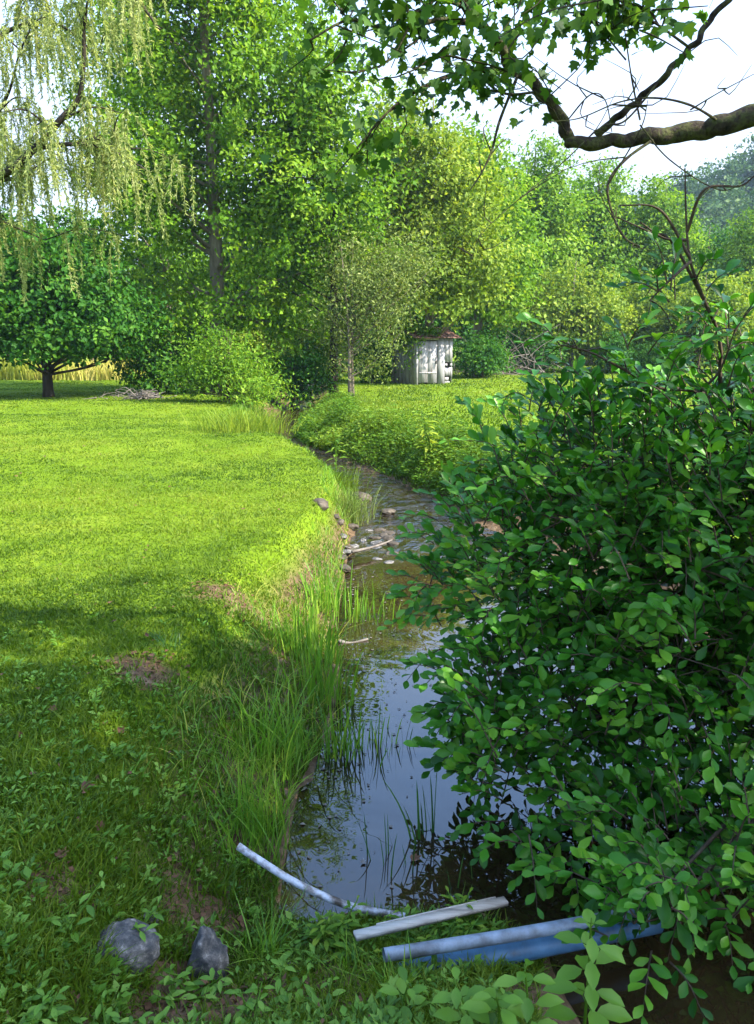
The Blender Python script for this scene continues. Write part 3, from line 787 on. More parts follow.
# vine over the roof and the shaded side
rng = np.random.default_rng(62)
vr = thing('vine', 'green vine trailing over the shed roof and its shaded left corner', 'vine', (sb[0], 34.0, zb), TH)
g = Geo(); s2 = Geo()
crown_leaves(g, rng, [(.25, .2, 1.9, .45, .3, .42), (-.15, .8, 2.0, .2, .6, .45), (.3, .4, 2.35, .75, .6, .14), (.9, .1, 2.25, .4, .3, .12), (-.05, .25, 1.2, .14, .3, .6)], 85, 26, .13, .3, shell=.7)
for k in range(6):
    b = np.array([-.05 - .02 * k, .1 + .25 * k, 0]); tube(s2, spline([b, b + [0, .05, 1.2], b + [.1, 0, 2.0], b + [.4, .1, 2.35]], 10), .012, 4)
g.build('leaves', M['leaf_mid'], vr); s2.build('stem', M['twig'], vr)

# brush piles
def brush(name, label, px, Y, w, d, h, n, rad, seed, mat='deadwood'):
    rng = np.random.default_rng(seed); b = spot(px, Y); g = Geo()
    for k in range(n):
        a = rng.uniform(0, 2 * pi); ln = rng.uniform(.4, 1.0)
        c = np.array([rng.normal(0, w * .38), rng.normal(0, d * .38), abs(rng.normal(0, h * .5))])
        dv = np.array([cos(a) * ln * w * .35, sin(a) * ln * d * .4, rng.uniform(-.2, .55) * h])
        p0 = c - dv; p1 = c + dv; p0[2] = max(p0[2], .0); p1[2] = max(p1[2], .02)
        tube(g, spline([p0, c + rng.normal(0, .08, 3), p1], 7), np.linspace(1, .3, 7) * rad * rng.uniform(.5, 1.3), 4)
    o = g.build(name, M[mat]); o.location = b
    tag(o, label, 'brush pile')
brush('brush_pile', 'tangle of bare grey branches in the dark hollow right of the shed', 508, 44, 4.0, 1.6, 1.9, 130, .03, 71)
brush('brush_pile', 'low grey mound of dead sticks at the far edge of the lawn', 137, 25.2, 1.1, .8, .22, 90, .022, 72)

# ------------------------------------------------------------------ big shrub over the pool
rng = np.random.default_rng(81)
hb = np.array([2.75, 4.0, 0.0]); hb[2] = float(tz(hb[0], hb[1])) - .05
root = thing('shrub', 'large dark glossy leaved shrub leaning over the pool at right', 'shrub', hb)
sg = Geo(); cg = Geo()
E = [(1.95, 3.75, .85, 1.25, .85, .80), (1.15, 3.75, .62, 1.0, .65, .62), (1.35, 3.45, .02, .95, .55, .55), (2.3, 3.4, -.1, 1.0, .6, .6),
     (1.2, 3.9, 1.15, .75, .5, .42), (2.25, 4.0, 1.2, .85, .6, .38), (.62, 3.8, .45, .42, .4, .35), (1.45, 2.9, -.25, .6, .3, .28), (1.25, 2.65, -.22, .4, .2, .25), (.75, 3.3, .05, .4, .3, .4), (.50, 3.45, .0, .26, .3, .36), (.62, 3.3, -.22, .3, .25, .22), (.72, 3.0, -.22, .34, .25, .26), (.95, 2.85, -.3, .3, .25, .2), (.86, 2.36, -.2, .22, .13, .15), (1.05, 2.45, -.3, .36, .16, .18), (1.55, 2.6, -.35, .4, .3, .3), (1.7, 3.1, .5, .9, .35, .6)]
c, od, r = crown_clumps(rng, E, 3700, .5)
keep = (c[:, 2] > WATER_Z + .05)
c = c[keep]; od = od[keep]
d = unit(od * .8 + np.array([-.25, -.1, .25]) + rng.normal(0, .55, c.shape))
stem_t = []
C = []; N = []; A = []; L = []; T = []
def twig(b, dv, ln, nl, ll, tint):
    e = b + dv * ln; mid = (b + e) / 2 + np.array([0, 0, .03])
    e[2] -= .05 * ln
    s = spline([b, mid, e], 6) - hb
    tube(sg, s, np.linspace(.0045, .0015, 6), 3, cap=False)
    side0 = unit(np.cross(dv, [0, 0, 1.0]) + 1e-6)
    for i in range(nl):
        t = (i + .7) / nl; p_ = np.array([np.interp(t, np.linspace(0, 1, 6), s[:, k]) for k in range(3)])
        sd = side0 * (1 if i % 2 else -1)
        ax = dv * (.55 + .5 * t) + sd * (.95 - .6 * t) + rng.normal(0, .2, 3) + np.array([0, 0, .05])
        C.append(p_); A.append(ax); N.append(np.array([-.1, -.45, .9]) + rng.normal(0, .38, 3)); L.append(ll * rng.choice([.5, .8, 1.0, 1.2], p=[.15, .35, .35, .15]) * rng.uniform(.85, 1.15) * (.75 + .25 * sin(pi * t))); T.append(tint + rng.normal(0, .13))
for k in range(len(c)):
    twig(c[k], d[k], rng.uniform(.14, .30), rng.integers(6, 10), .080, rng.normal(.45, .17))
# stems
for k in range(46):
    q = c[rng.integers(len(c))]; b = hb + np.array([rng.normal(0, .18), rng.normal(0, .15), 0])
    m1 = b + (q - b) * .35 + np.array([0, 0, .35]); m2 = b + (q - b) * .7 + np.array([0, 0, .2])
    s = spline([b, m1, m2, q], 14)
    tube(sg, s - hb, np.linspace(rng.uniform(.014, .028), .004, 14), 5, cap=False)
    for j in range(6):
        p_ = s[rng.integers(5, 14)]; q2 = c[np.argmin(np.linalg.norm(c - p_ - rng.normal(0, .25, 3), axis=1))]
        tube(sg, spline([p_, (p_ + q2) / 2 + rng.normal(0, .03, 3), q2], 6) - hb, np.linspace(.006, .002, 6), 3, cap=False)
# long shoots breaking the outline
for k in range(32):
    i = rng.integers(len(c)); dv = unit(od[i] + np.array([-.3, -.1, .35]) + rng.normal(0, .4, 3))
    if c[i][2] > 1.3 and c[i][0] > 1.2: continue
    twig(c[i] + dv * .08, dv, rng.uniform(.3, .5), rng.integers(8, 13), .075, rng.normal(.6, .15))
# upper bare branches
up = [[(752, 470, 4.0), (722, 400, 3.9), (720, 340, 3.8), (704, 300, 3.75), (690, 260, 3.7), (686, 215, 3.7), (685, 168, 3.7)],
      [(740, 420, 3.9), (700, 392, 3.8), (660, 388, 3.7), (625, 370, 3.6), (590, 352, 3.6), (560, 345, 3.6)],
      [(704, 300, 3.75), (672, 242, 3.7), (650, 232, 3.7), (612, 215, 3.7)], [(690, 258, 3.7), (660, 210, 3.65), (620, 205, 3.6)],
      [(687, 232, 3.7), (704, 190, 3.6), (740, 186, 3.6), (754, 176, 3.6)], [(686, 240, 3.7), (664, 238, 3.65), (640, 222, 3.6)],
      [(700, 392, 3.8), (720, 370, 3.7), (735, 330, 3.6)], [(690, 262, 3.7), (668, 282, 3.6), (650, 300, 3.6)]]
for i, pl in enumerate(up):
    q = spline([at_y(*a) for a in pl], 18); tube(sg, q - hb, np.linspace(.013 if i < 2 else .008, .003, 18), 5, cap=False)
    for j in range(6 if i != 1 else 10):
        b = q[rng.integers(3, 18)]
        if b[2] > 2.0: continue
        twig(b.copy(), unit(rng.normal(0, .6, 3) + [-.3, 0, .25]), rng.uniform(.12, .25), rng.integers(4, 8), .085, rng.normal(.5, .15))
for px, py, Y in [(700, 330, 3.7), (730, 310, 3.7), (745, 345, 3.6), (680, 350, 3.6), (660, 300, 3.7), (722, 285, 3.7), (640, 350, 3.6), (600, 380, 3.7), (565, 395, 3.8), (530, 420, 3.9)]:
    b = at_y(px, py, Y)
    for j in range(3): twig(b + rng.normal(0, .06, 3), unit(rng.normal(0, .6, 3) + [-.2, 0, .4]), rng.uniform(.12, .22), rng.integers(5, 8), .085, rng.normal(.55, .15))
for k in range(20):                      # low twigs trailing over the far end of the pipes
    b = at_y(rng.normal(668, 16), rng.normal(893, 14), rng.uniform(2.3, 2.45))
    twig(b, unit(rng.normal(0, .4, 3) + [-.35, -.15, -.25]), rng.uniform(.12, .2), rng.integers(6, 9), .075, rng.normal(.45, .15))
C = np.array(C); L = np.array(L)
leaves(cg, C, np.array(N), np.array(A), L, L * .50, T_OBOV, np.array(T))
sg.build('stem', M['twig'], root); cg.build('foliage', M['leaf_shrub'], root)

# ------------------------------------------------------------------ lawn and ground cover
rng = np.random.default_rng(91)
def sector(n, r0, r1, a0, a1, power=1.0):
    """points with density falling as 1/r^2 between r0 and r1, bearings a0..a1 (degrees from straight ahead, right positive)"""
    rr = np.exp(rng.uniform(math.log(r0), math.log(r1), n)); a = np.radians(rng.uniform(a0, a1, n))
    return rr * np.sin(a), rr * np.cos(a), rr
def lawn(geo, n, r0, r1, a0, a1, seg, hfun, wfun, land=0.03, lean=.55, tint_sd=.16):
    x, y, rr = sector(n, r0, r1, a0, a1)
    a, b, c_ = water_in(x, y); dd = np.minimum(np.minimum(a, b), c_)
    k = dd < -land
    bare = (vnoise(x * 1.9, y * 1.9, 9) + .5 * vnoise(x * 5, y * 5, 10) > .62) & (y < 3.6)
    k &= ~(bare & (rng.uniform(size=n) < .85))
    k &= soil_mask(x, y) < rng.uniform(.25, 1.3, n)
    x, y, rr = x[k], y[k], rr[k]; n = len(x)
    base = np.stack([x, y, tz(x, y) - .004], 1)
    ln = np.concatenate([rng.normal(0, lean, (n, 2)), np.zeros((n, 1))], 1)
    h = hfun(rr, n, x, y); w = wfun(rr, n)
    tint = .5 + .26 * vnoise(x * .55, y * .55, 14) + .2 * vnoise(x * 2.2, y * 2.2, 15) + .15 * vnoise(x * .15, y * .8, 16) + rng.normal(0, tint_sd, n)
    blades(geo, base, ln, h, w, tint, rng, seg)
g = Geo()
tuft = lambda x, y: 1 + .45 * vnoise(x * 4.5, y * 4.5, 20)
lawn(g, 125000, 1.5, 6.0, -36, 14, 3, lambda r, n, x, y: rng.uniform(.025, .075, n) * tuft(x, y) * np.interp(r, [1.5, 3, 4.5, 6], [1.25, 1, .7, .5]), lambda r, n: .0019 * r + rng.uniform(0, .0035, n))
lawn(g, 240000, 5.0, 46, -36, 4, 2, lambda r, n, x, y: rng.uniform(.014, .042, n) * tuft(x, y), lambda r, n: .0013 * r + .001, lean=.75, tint_sd=.13)
lawn(g, 60000, 11, 60, 0, 34, 2, lambda r, n, x, y: rng.uniform(.03, .09, n) * tuft(x, y), lambda r, n: .0018 * r + .001)
tag(g.build('lawn_grass', M['grass']), 'short mown grass covering the lawn and meadow', 'grass', kind='stuff')

# leafy weeds in the shaded near lawn
g = Geo()
x, y, rr = sector(2600, 1.5, 5.0, -36, 12)
a, b, c_ = water_in(x, y); k = (np.minimum(np.minimum(a, b), c_) < -.06) & (rng.uniform(size=len(x)) < np.interp(y, [3.2, 4.8], [1, .15])) & (vnoise(x * 1.9, y * 1.9, 9) + .5 * vnoise(x * 5, y * 5, 10) < .55)
x, y = x[k], y[k]; n = len(x); per = 7
az = rng.uniform(0, 2 * pi, (n, per)); up_ = rng.uniform(.1, .9, (n, per))
hh = rng.uniform(.01, .05, (n, per))
k = soil_mask(x, y) < .6; x, y, az, up_, hh = x[k], y[k], az[k], up_[k], hh[k]; n = len(x)
C = np.stack([x[:, None] + .012 * np.cos(az), y[:, None] + .012 * np.sin(az), tz(x, y)[:, None] + hh], -1).reshape(-1, 3)
A = np.stack([np.cos(az), np.sin(az), up_], -1).reshape(-1, 3)
N = np.stack([-np.cos(az) * .5, -np.sin(az) * .5, np.ones_like(az)], -1).reshape(-1, 3) + rng.normal(0, .2, (n * per, 3))
sz = np.repeat(rng.uniform(.6, 1.3, n), per); L = rng.uniform(.018, .04, n * per) * sz
leaves(g, C, N, A, L, L * np.repeat(rng.choice([.3, .45, .6], n), per), T_DIAMOND, np.repeat(rng.normal(.5, .18, n), per) + rng.normal(0, .08, n * per))
tag(g.build('ground_cover', M['leaf_broad']), 'small broad leaved weeds mixed into the shaded near grass', 'weeds', kind='stuff')

# litter of dead leaves and dry bits on the bare soil
g = Geo(); Lx = []
for c_, r in SOIL:
    k = int(900 * r); a_ = rng.uniform(0, 2 * pi, k); q = r * np.sqrt(rng.uniform(0, 1, k)) * 1.1
    Lx.append(np.stack([c_[0] + q * np.cos(a_), c_[1] + q * np.sin(a_)], 1))
Lx = np.concatenate(Lx); n = len(Lx)
P_ = np.stack([Lx[:, 0], Lx[:, 1], tz(Lx[:, 0], Lx[:, 1]) + rng.uniform(.002, .018, n)], 1)
az = rng.uniform(0, 2 * pi, n); L = rng.uniform(.012, .04, n)
leaves(g, P_, rng.normal(0, .45, (n, 3)) + [0, 0, 1], np.stack([np.cos(az), np.sin(az), rng.uniform(-.3, .5, n)], 1), L, L * rng.choice([.15, .5, .7], n), T_DIAMOND)
x, y, rr = sector(420, 1.6, 16, -36, 4); a, b, c_ = water_in(x, y); k = np.minimum(np.minimum(a, b), c_) < -.4
x, y, rr = x[k], y[k], rr[k]; n = len(x); az = rng.uniform(0, 2 * pi, n); L = rng.uniform(.012, .035, n) * (1 + rr * .06)
leaves(g, np.stack([x, y, tz(x, y) + rng.uniform(.02, .05, n)], 1), rng.normal(0, .3, (n, 3)) + [0, 0, 1], np.stack([np.cos(az), np.sin(az), rng.uniform(-.2, .4, n)], 1), L, L * rng.choice([.2, .6, .8], n), T_DIAMOND)
tag(g.build('leaf_litter', M['dead_leaf']), 'brown dead leaf bits on bare soil patches of the near bank', 'leaf litter', kind='stuff')

# long grass down the left bank
def long_grass(name, label, mat, boxes, seed, cat='grass'):
    rng = np.random.default_rng(seed); g = Geo()
    for (n, yr, off, h0, h1, wd, lean) in boxes:      # off: distance range left of the water's edge (negative = in the water)
        y = rng.uniform(*yr, n); o = rng.uniform(*off, n); x = np.interp(y, LE_Y, LE_X) - o
        k = vnoise(x * 2.2, y * 2.2, seed) + rng.normal(0, .35, n) > -.25
        x, y = x[k], y[k]; m_ = len(x)
        z = np.maximum(tz(x, y), WATER_Z - .05)
        ln = np.concatenate([rng.normal(.08, lean, (m_, 1)), rng.normal(-.03, lean, (m_, 1)), np.zeros((m_, 1))], 1)
        blades(g, np.stack([x, y, z - .01], 1), ln, rng.uniform(h0, h1, m_) * np.interp((np.interp(y, LE_Y, LE_X) - x) / off[1], [0, .3, 1], [1, .8, .28]), rng.uniform(.5, 1.2, m_) * wd, .5 + .2 * vnoise(x, y, seed + 1) + rng.normal(0, .15, m_), rng, 5)
    return tag(g.build(name, M[mat]), label, cat, kind='stuff')
long_grass('bank_grass', 'long uncut grass hanging down the left creek bank', 'reed',
           [(1100, (3.0, 5.4), (.0, .8), .16, .32, .007, .45), (600, (2.85, 3.9), (.0, .45), .2, .34, .006, .35), (900, (5.9, 9.5), (.02, .35), .12, .24, .009, .4), (1500, (9.5, 16), (-.06, .4), .12, .34, .012, .4),
            (1600, (16, 24), (.05, 1.1), .15, .45, .02, .4)], 101)
long_grass('dry_grass', 'tan dead grass blades along the foot of the left bank', 'meadow',
           [(420, (3.0, 6.2), (.0, .8), .15, .34, .006, .7), (300, (6.2, 11), (.0, .4), .08, .2, .008, .7)], 104)
# meadow of tall dry grass behind the lawn tree
rng = np.random.default_rng(103)
g = Geo(); n = 14000
x = rng.uniform(-30, -12.5, n); y = rng.uniform(38.8, 43, n)
ln = np.concatenate([rng.normal(0, .22, (n, 2)), np.zeros((n, 1))], 1)
blades(g, np.stack([x, y, tz(x, y)], 1), ln, rng.uniform(.5, 1.1, n) * (1 + .25 * vnoise(x * .8, y * .8, 4)), rng.uniform(.03, .07, n), .5 + .3 * vnoise(x * .5, y * .5, 6) + rng.normal(0, .15, n), rng, 3)
tag(g.build('tall_meadow', M['meadow']), 'strip of tall yellow grass behind the left lawn tree', 'tall grass', kind='stuff')
# weeds on the right bank
g = Geo(); n = 8500
y = rng.uniform(9.5, 24, n); o = rng.uniform(.1, 1.85, n) * np.interp(y, [10, 14, 20], [1.0, 1.05, .9]); x = np.interp(y, RE_Y, RE_X) + o
hgt_ = rng.uniform(.08, .40, n) * np.clip(1 + 1.1 * vnoise(x * 1.6, y * 1.6, 33), .25, 2.2) * np.interp(o, [0, .5, 1.4, 1.85], [.5, 1.0, .8, .3])
per = 9
t = rng.uniform(.15, 1, (n, per)); az = rng.uniform(0, 2 * pi, (n, per))
C = np.stack([x[:, None] + rng.normal(0, .03, (n, per)), y[:, None] + rng.normal(0, .03, (n, per)), tz(x, y)[:, None] + hgt_[:, None] * t], -1).reshape(-1, 3)
A = np.stack([np.cos(az), np.sin(az), rng.uniform(-.3, .6, (n, per))], -1).reshape(-1, 3); N = rng.normal(0, .4, A.shape) + [0, 0, 1]
L = rng.uniform(.04, .08, len(C)) * np.repeat(rng.choice([.6, 1, 1.5], n), per)
leaves(g, C, N, A, L, L * .42, T_DIAMOND, np.repeat(.5 + .25 * vnoise(x * .9, y * .9, 35) + rng.normal(0, .12, n), per))
tag(g.build('bank_weeds', M['leaf_weed']), 'leafy weeds covering the right creek bank below the meadow', 'weeds', kind='stuff')

g = Geo(); n = 9000
y = rng.uniform(9.5, 24, n); x = np.interp(y, RE_Y, RE_X) + .15 + 2.6 * rng.uniform(0, 1, n) ** .7
ln = np.concatenate([rng.normal(-.12, .4, (n, 1)), rng.normal(0, .4, (n, 1)), np.zeros((n, 1))], 1)
blades(g, np.stack([x, y, tz(x, y)], 1), ln, rng.uniform(.12, .42, n) * np.interp(x - np.interp(y, RE_Y, RE_X), [0, 1, 1.8, 2.8], [.8, 1, .6, .3]), rng.uniform(.008, .018, n), .5 + .22 * vnoise(x, y, 71) + rng.normal(0, .14, n), rng, 3)
tag(g.build('bank_grass', M['grass']), 'long grass along the top of the right creek bank', 'grass', kind='stuff')

g = Geo(); n = 320
y = rng.uniform(2.8, 7.5, n); x = np.interp(y, LE_Y, LE_X) + np.abs(rng.normal(0, .28, n)) + .03
k = water_in(x, y)[2] > .03; x, y = x[k], y[k]; n = len(x); az = rng.uniform(0, 2 * pi, n); L = rng.uniform(.008, .03, n)
leaves(g, np.stack([x, y, np.full(n, WATER_Z + .004)], 1), np.tile([0, 0, 1.0], (n, 1)) + rng.normal(0, .06, (n, 3)), np.stack([np.cos(az), np.sin(az), 0 * az], 1), L, L * rng.choice([.12, .5, .8], n))
tag(g.build('floating_litter', M['deadwood']), 'specks of plant litter floating along the pool edge by the reeds', 'litter', kind='stuff')

# ------------------------------------------------------------------ reed clumps
def reed(name, label, px, py, n, h0, h1, spread, w, mat, seed, lean=.12, group=None, z=None, Y=None):
    rng = np.random.default_rng(seed)
    p_ = on_z(px, py, WATER_Z if z is None else z)
    zz = max(float(tz(p_[0], p_[1])), WATER_Z - .06)
    b = np.array([p_[0], p_[1], zz])
    g = Geo()
    xy = rng.normal(0, spread, (n, 2)); base = np.concatenate([xy, np.full((n, 1), -.03)], 1)
    ln = np.concatenate([rng.normal(0, lean, (n, 2)) + xy / max(spread, .01) * lean * .5, np.zeros((n, 1))], 1)
    blades(g, base, ln, rng.uniform(h0, h1, n), rng.uniform(.7, 1.2, n) * w, rng.normal(.5, .17, n), rng, 6)
    o = g.build(name, M[mat]); o.location = b
    return tag(o, label, 'reeds', group)
G_ = 'reed clumps along the left bank'
reed('reed_clump', 'bright green reeds just below the stony riffle, nearest the lawn', 325, 612, 70, .20, .52, .12, .016, 'reed', 1, group=G_)
reed('reed_clump', 'bright green reeds in midstream below the stony riffle', 362, 618, 50, .2, .46, .12, .015, 'reed', 2, group=G_)
reed('reed_clump', 'upright reeds at the bend where the brown water begins', 305, 668, 90, .28, .56, .11, .014, 'reed', 3, group=G_)
reed('reed_clump', 'dense reeds leaning over the middle of the left bank', 322, 705, 80, .26, .50, .09, .012, 'reed', 4, group=G_)
reed('reed_clump', 'tall dark tipped reeds standing out into the pool from the left', 345, 752, 50, .2, .42, .08, .011, 'reed', 5, group=G_)
reed('reed_clump', 'thin reeds standing in the pool just right of the dark tipped ones', 372, 748, 40, .12, .34, .09, .009, 'reed', 27, group=G_)
reed('reed_clump', 'drooping reeds below the long bank grass', 268, 770, 110, .28, .5, .11, .009, 'reed', 6, .3, group=G_)
reed('reed_clump', 'reeds beside the raised end of the white pipe', 262, 842, 80, .2, .42, .08, .008, 'reed', 7, .2, group=G_)
reed('sword_leaves', 'thin dark upright leaves rising from the middle of the pool', 428, 838, 9, .22, .46, .03, .013, 'reed_dark', 8, .12)
reed('sword_leaves', 'sparse dark leaves rising from the pool near the timber', 396, 868, 10, .15, .38, .06, .009, 'reed_dark', 9, .12)
reed('sword_leaves', 'short sparse shoots rising from the water beside the shrub', 462, 888, 8, .12, .26, .06, .008, 'reed_dark', 10, .15)
reed('sword_leaves', 'lone pale shoots in open water near the shrub tips', 405, 745, 5, .14, .30, .03, .008, 'reed_dark', 11, .12)
reed('grass_tuft', 'spiky grass tuft behind the upright grey rock', 262, 905, 90, .10, .24, .035, .006, 'reed', 12, .5, z=-.22)
reed('grass_tuft', 'dark green grass tuft standing up from the sunlit lawn edge', 168, 645, 70, .06, .16, .04, .006, 'reed_dark', 13, .5, z=0)
reed('grass_tuft', 'soft yellow green grass mound at the water side below the left bush', 243, 440, 900, .2, .6, .42, .016, 'leaf_yellow', 14, .3, z=-.2)
reed('grass_tuft', 'pale sunlit grass growing on the gravel spit', 345, 522, 420, .08, .48, .17, .010, 'leaf_olive', 15, .3)
reed('grass_tuft', 'green grass clump at the upstream tip of the spit by the lone weed', 336, 497, 300, .1, .45, .18, .012, 'grass', 34, .35)

reed('grass_tuft', 'grass tuft leaning over the near end of the blue pipe', 395, 985, 70, .08, .2, .03, .006, 'reed', 31, .5, z=-.3)
reed('grass_tuft', 'grass tuft between the timber and the middle of the blue pipe', 455, 945, 90, .06, .15, .05, .005, 'reed', 32, .5, z=-.36)
reed('grass_tuft', 'grass tuft growing at the near end of the timber', 352, 955, 80, .06, .17, .04, .005, 'reed', 33, .5, z=-.3)
# leafy plants on stems
def stem_plant(name, label, base, h, n_pair, leaf, seed, mat='leaf_broad', width=.55, lean=(0, 0), cat='plant', spread=1.0, stems=1):
    rng = np.random.default_rng(seed); root = thing(name, label, cat, tuple(base))
    sg = Geo(); cg = Geo(); C = []; A = []; N = []; L = []
    for s_ in range(stems):
        e = np.array([lean[0] + rng.normal(0, .08) * (stems > 1), lean[1] + rng.normal(0, .08) * (stems > 1), h * rng.uniform(.75, 1.0)]) if stems > 1 else np.array([lean[0], lean[1], h])
        s = spline([(0, 0, 0), e * .5 + np.array([rng.normal(0, .02), rng.normal(0, .02), 0]), e], 12)
        tube(sg, s, np.linspace(.006, .002, 12) * max(1, h / .5), 5)
        for i in range(n_pair):
            t = .25 + .75 * (i + .5) / n_pair; p_ = np.array([np.interp(t, np.linspace(0, 1, 12), s[:, k]) for k in range(3)])
            a0 = i * pi / 2 + rng.normal(0, .3) + s_
            for q in range(2):
                a_ = a0 + q * pi; sz = leaf * (1.15 - .55 * t) * rng.uniform(.8, 1.2) * (1.0 if t < .95 else .6)
                pet = np.array([cos(a_), sin(a_), .35]) * sz * .25
                C.append(p_ + pet); A.append([cos(a_) * spread, sin(a_) * spread, rng.uniform(-.35, .35)]); N.append([-cos(a_) * .25, -sin(a_) * .25 - .15, 1]); L.append(sz)
                tube(sg, [p_, p_ + pet * .6, p_ + pet], .0016, 3)
    L = np.array(L)
    leaves(cg, np.array(C), np.array(N), np.array(A), L, L * width, T_OVAL, np.clip(rng.normal(.55, .15, len(L)), 0, 1))
    sg.build('stem', M['leaf_weed'], root); cg.build('foliage', M[mat], root)
    return root
def bank_pt(px, py, z): return on_z(px, py, z)
stem_plant('leafy_plant', 'tallest broad leaved plant in front of the blue pipe, its top over the pipe', gz(582, 1060), .46, 9, .098, 1)
stem_plant('leafy_plant', 'broad leaved plant left of the tallest one below the blue pipe', gz(528, 1050), .27, 6, .085, 2, lean=(-.02, 0))
stem_plant('leafy_plant', 'broad leaved plant cut by the bottom edge at the pipe end', gz(452, 1040), .20, 6, .09, 3)
stem_plant('leafy_plant', 'small broad leaved plant under the near end of the blue pipe', gz(408, 1020), .13, 4, .075, 4)
stem_plant('leafy_plant', 'broad leaved plant right of the tallest one above dark water', gz(622, 1055), .32, 6, .085, 5, lean=(.03, 0))
stem_plant('leafy_plant', 'low sprawling plant between the two plants at the bottom edge', gz(490, 1062), .2, 5, .085, 6, lean=(.01, 0))
stem_plant('fern_weed', 'feathery pale weed beside the near end of the timber', gz(330, 950), .14, 8, .06, 7, 'leaf_weed', .35, stems=5)
stem_plant('fern_weed', 'low feathery weed growing on the soil between timber and blue pipe', gz(408, 952), .12, 7, .05, 8, 'leaf_weed', .3, stems=5)
stem_plant('fern_weed', 'leafy weed growing behind the middle of the blue pipe', gz(470, 938), .14, 7, .06, 9, 'leaf_weed', .3, stems=6)
stem_plant('fern_weed', 'leafy weed on the soil at the far end of the timber', gz(545, 915), .14, 7, .06, 10, 'leaf_weed', .3, stems=6)
stem_plant('tall_weed', 'thin tall weed standing alone at the creek bend', bank_pt(336, 484, -.42), .95, 12, .16, 11, 'leaf_weed', .3)
stem_plant('tall_weed', 'pale yellow green leaning weed on the right bank', tuple(np.array([.95, 12.6, tz(.95, 12.6)])), 1.1, 14, .22, 12, 'leaf_yellow', .3, lean=(-.25, 0), stems=3)
for k, (px, py, z) in enumerate([(60, 905, 0), (120, 880, 0), (35, 985, 0), (250, 985, -.1), (180, 905, 0), (300, 985, -.2), (100, 985, 0), (150, 990, 0)]):
    stem_plant('lawn_weed', ['broad weed in the grass left of the pale mossy patch', 'broad weed in the grass above the dark round rock', 'broad weed in the lower left corner', 'broad weed right of the upright grey rock',
                             'broad weed between the small rock and pipe', 'broad weed below the feathery timber weed', 'broad weed just in front of the dark round rock', 'broad weed between the two grey rocks at the bottom'][k],
               on_z(px, py, z) * np.array([1, 1, 0]) + np.array([0, 0, float(tz(*on_z(px, py, z)[:2]))]), .09, 4, .055, 40 + k, 'leaf_broad', .42, stems=5)

# ------------------------------------------------------------------ pipes and timber
def pipe(name, label, pts, r, mat, cat='pipe', wall=.005, n=40, sides=18):
    g = Geo(); q = spline(pts, n); tube(g, q, r, sides, cap=False)
    tube(g, q[::-1], r - wall, sides, cap=False)
    t0 = len(q)
    o = g.build(name, M[mat], smooth_shade=True)
    return tag(o, label, cat)
pipe('pipe', 'thin curved white plastic pipe lying at the edge of the pool', [on_z(238, 846, -.22), on_z(262, 862, -.27), on_z(300, 885, -.36), on_z(350, 906, -.43), on_z(405, 917, -.45)], .0145, 'pipe_white')
a = on_z(384, 955, -.27); b = on_z(640, 912, -.30); dv = unit(b - a)
pipe('pipe', 'long pale blue pipe crossing above the darker blue one', [a, (a + b) / 2 + [0, 0, -.006], b + dv * .06], .022, 'pipe_blue')
a2 = on_z(398, 975, -.37); b2 = on_z(610, 932, -.39); dv2 = unit(b2 - a2)
pipe('pipe', 'thick deep blue pipe half buried under the pale blue one', [a2, (a2 + b2) / 2, b2 + dv2 * .2], .037, 'pipe_deep')
a = on_z(355, 936, -.33); b = on_z(506, 901, -.36); dv = unit(b - a); sd = unit(np.cross(dv, [0, 0, 1])); upv = np.cross(sd, dv)
g = Geo(); R = np.stack([dv, sd, upv], 1)
box(g, (a + b) / 2, (np.linalg.norm(b - a), .036, .016), R)
box(g, (a + b) / 2 + dv * .03 + upv * .0 - sd * .0265, (np.linalg.norm(b - a) * .8, .006, .012), R)
o = g.build('timber', M['timber']); tag(o, 'weathered grey timber lying between the white and blue pipes', 'timber')

# ------------------------------------------------------------------ rocks
def rock(name, label, p, s, seed, mat='stone', rz=0, group=None, rough=.16):
    rng = np.random.default_rng(seed); n1, n2 = 40, 26
    th = np.linspace(0, pi, n2)[:, None]; ph = np.arange(n1)[None] * 2 * pi / n1
    d = np.stack([np.sin(th) * np.cos(ph), np.sin(th) * np.sin(ph), np.cos(th) + 0 * ph], -1)
    planes = unit(rng.normal(size=(15, 3)) * [1, 1, 1.2]); dist = rng.uniform(.74, .98, 15)
    rr = np.ones(d.shape[:2])
    for pl, di in zip(planes, dist):
        cs = d @ pl; rr = np.minimum(rr, np.where(cs > .05, di / np.maximum(cs, .05), 9))
    rr = rr * (1 + .10 * vnoise(d[..., 0] * 3 + seed, d[..., 1] * 3 + d[..., 2] * 3, seed) + .05 * vnoise(d[..., 0] * 11, d[..., 2] * 11 + d[..., 1] * 7, seed + 1))
    v = d * rr[..., None] * np.array(s) / 2
    i = np.arange(n2 - 1)[:, None] * n1; j = np.arange(n1)[None]; k = (j + 1) % n1
    g = Geo(); g.add(v.reshape(-1, 3), np.stack([i + j, i + n1 + j, i + n1 + k, i + k], -1).reshape(-1, 4))
    o = g.build(name, M[mat], smooth_shade=True); o.location = tuple(p); o.rotation_euler = (0, 0, rz)
    return tag(o, label, 'rock', group)
rock('rock', 'dark rounded rock lying in the near grass', gz(122, 956, .015), (.25, .17, .17), 3, rz=.3)
rock('rock', 'upright pointed grey rock beside the dark round one', gz(208, 972, .03), (.15, .13, .29), 8, rz=.8)
rock('rock', 'smallest grey rock, half hidden in weeds behind the larger two', gz(147, 920, .0), (.09, .08, .07), 12, rz=1.4)
rock('rock', 'small mossy rock near the upright one on its right', gz(290, 970, .0), (.08, .07, .06), 16)
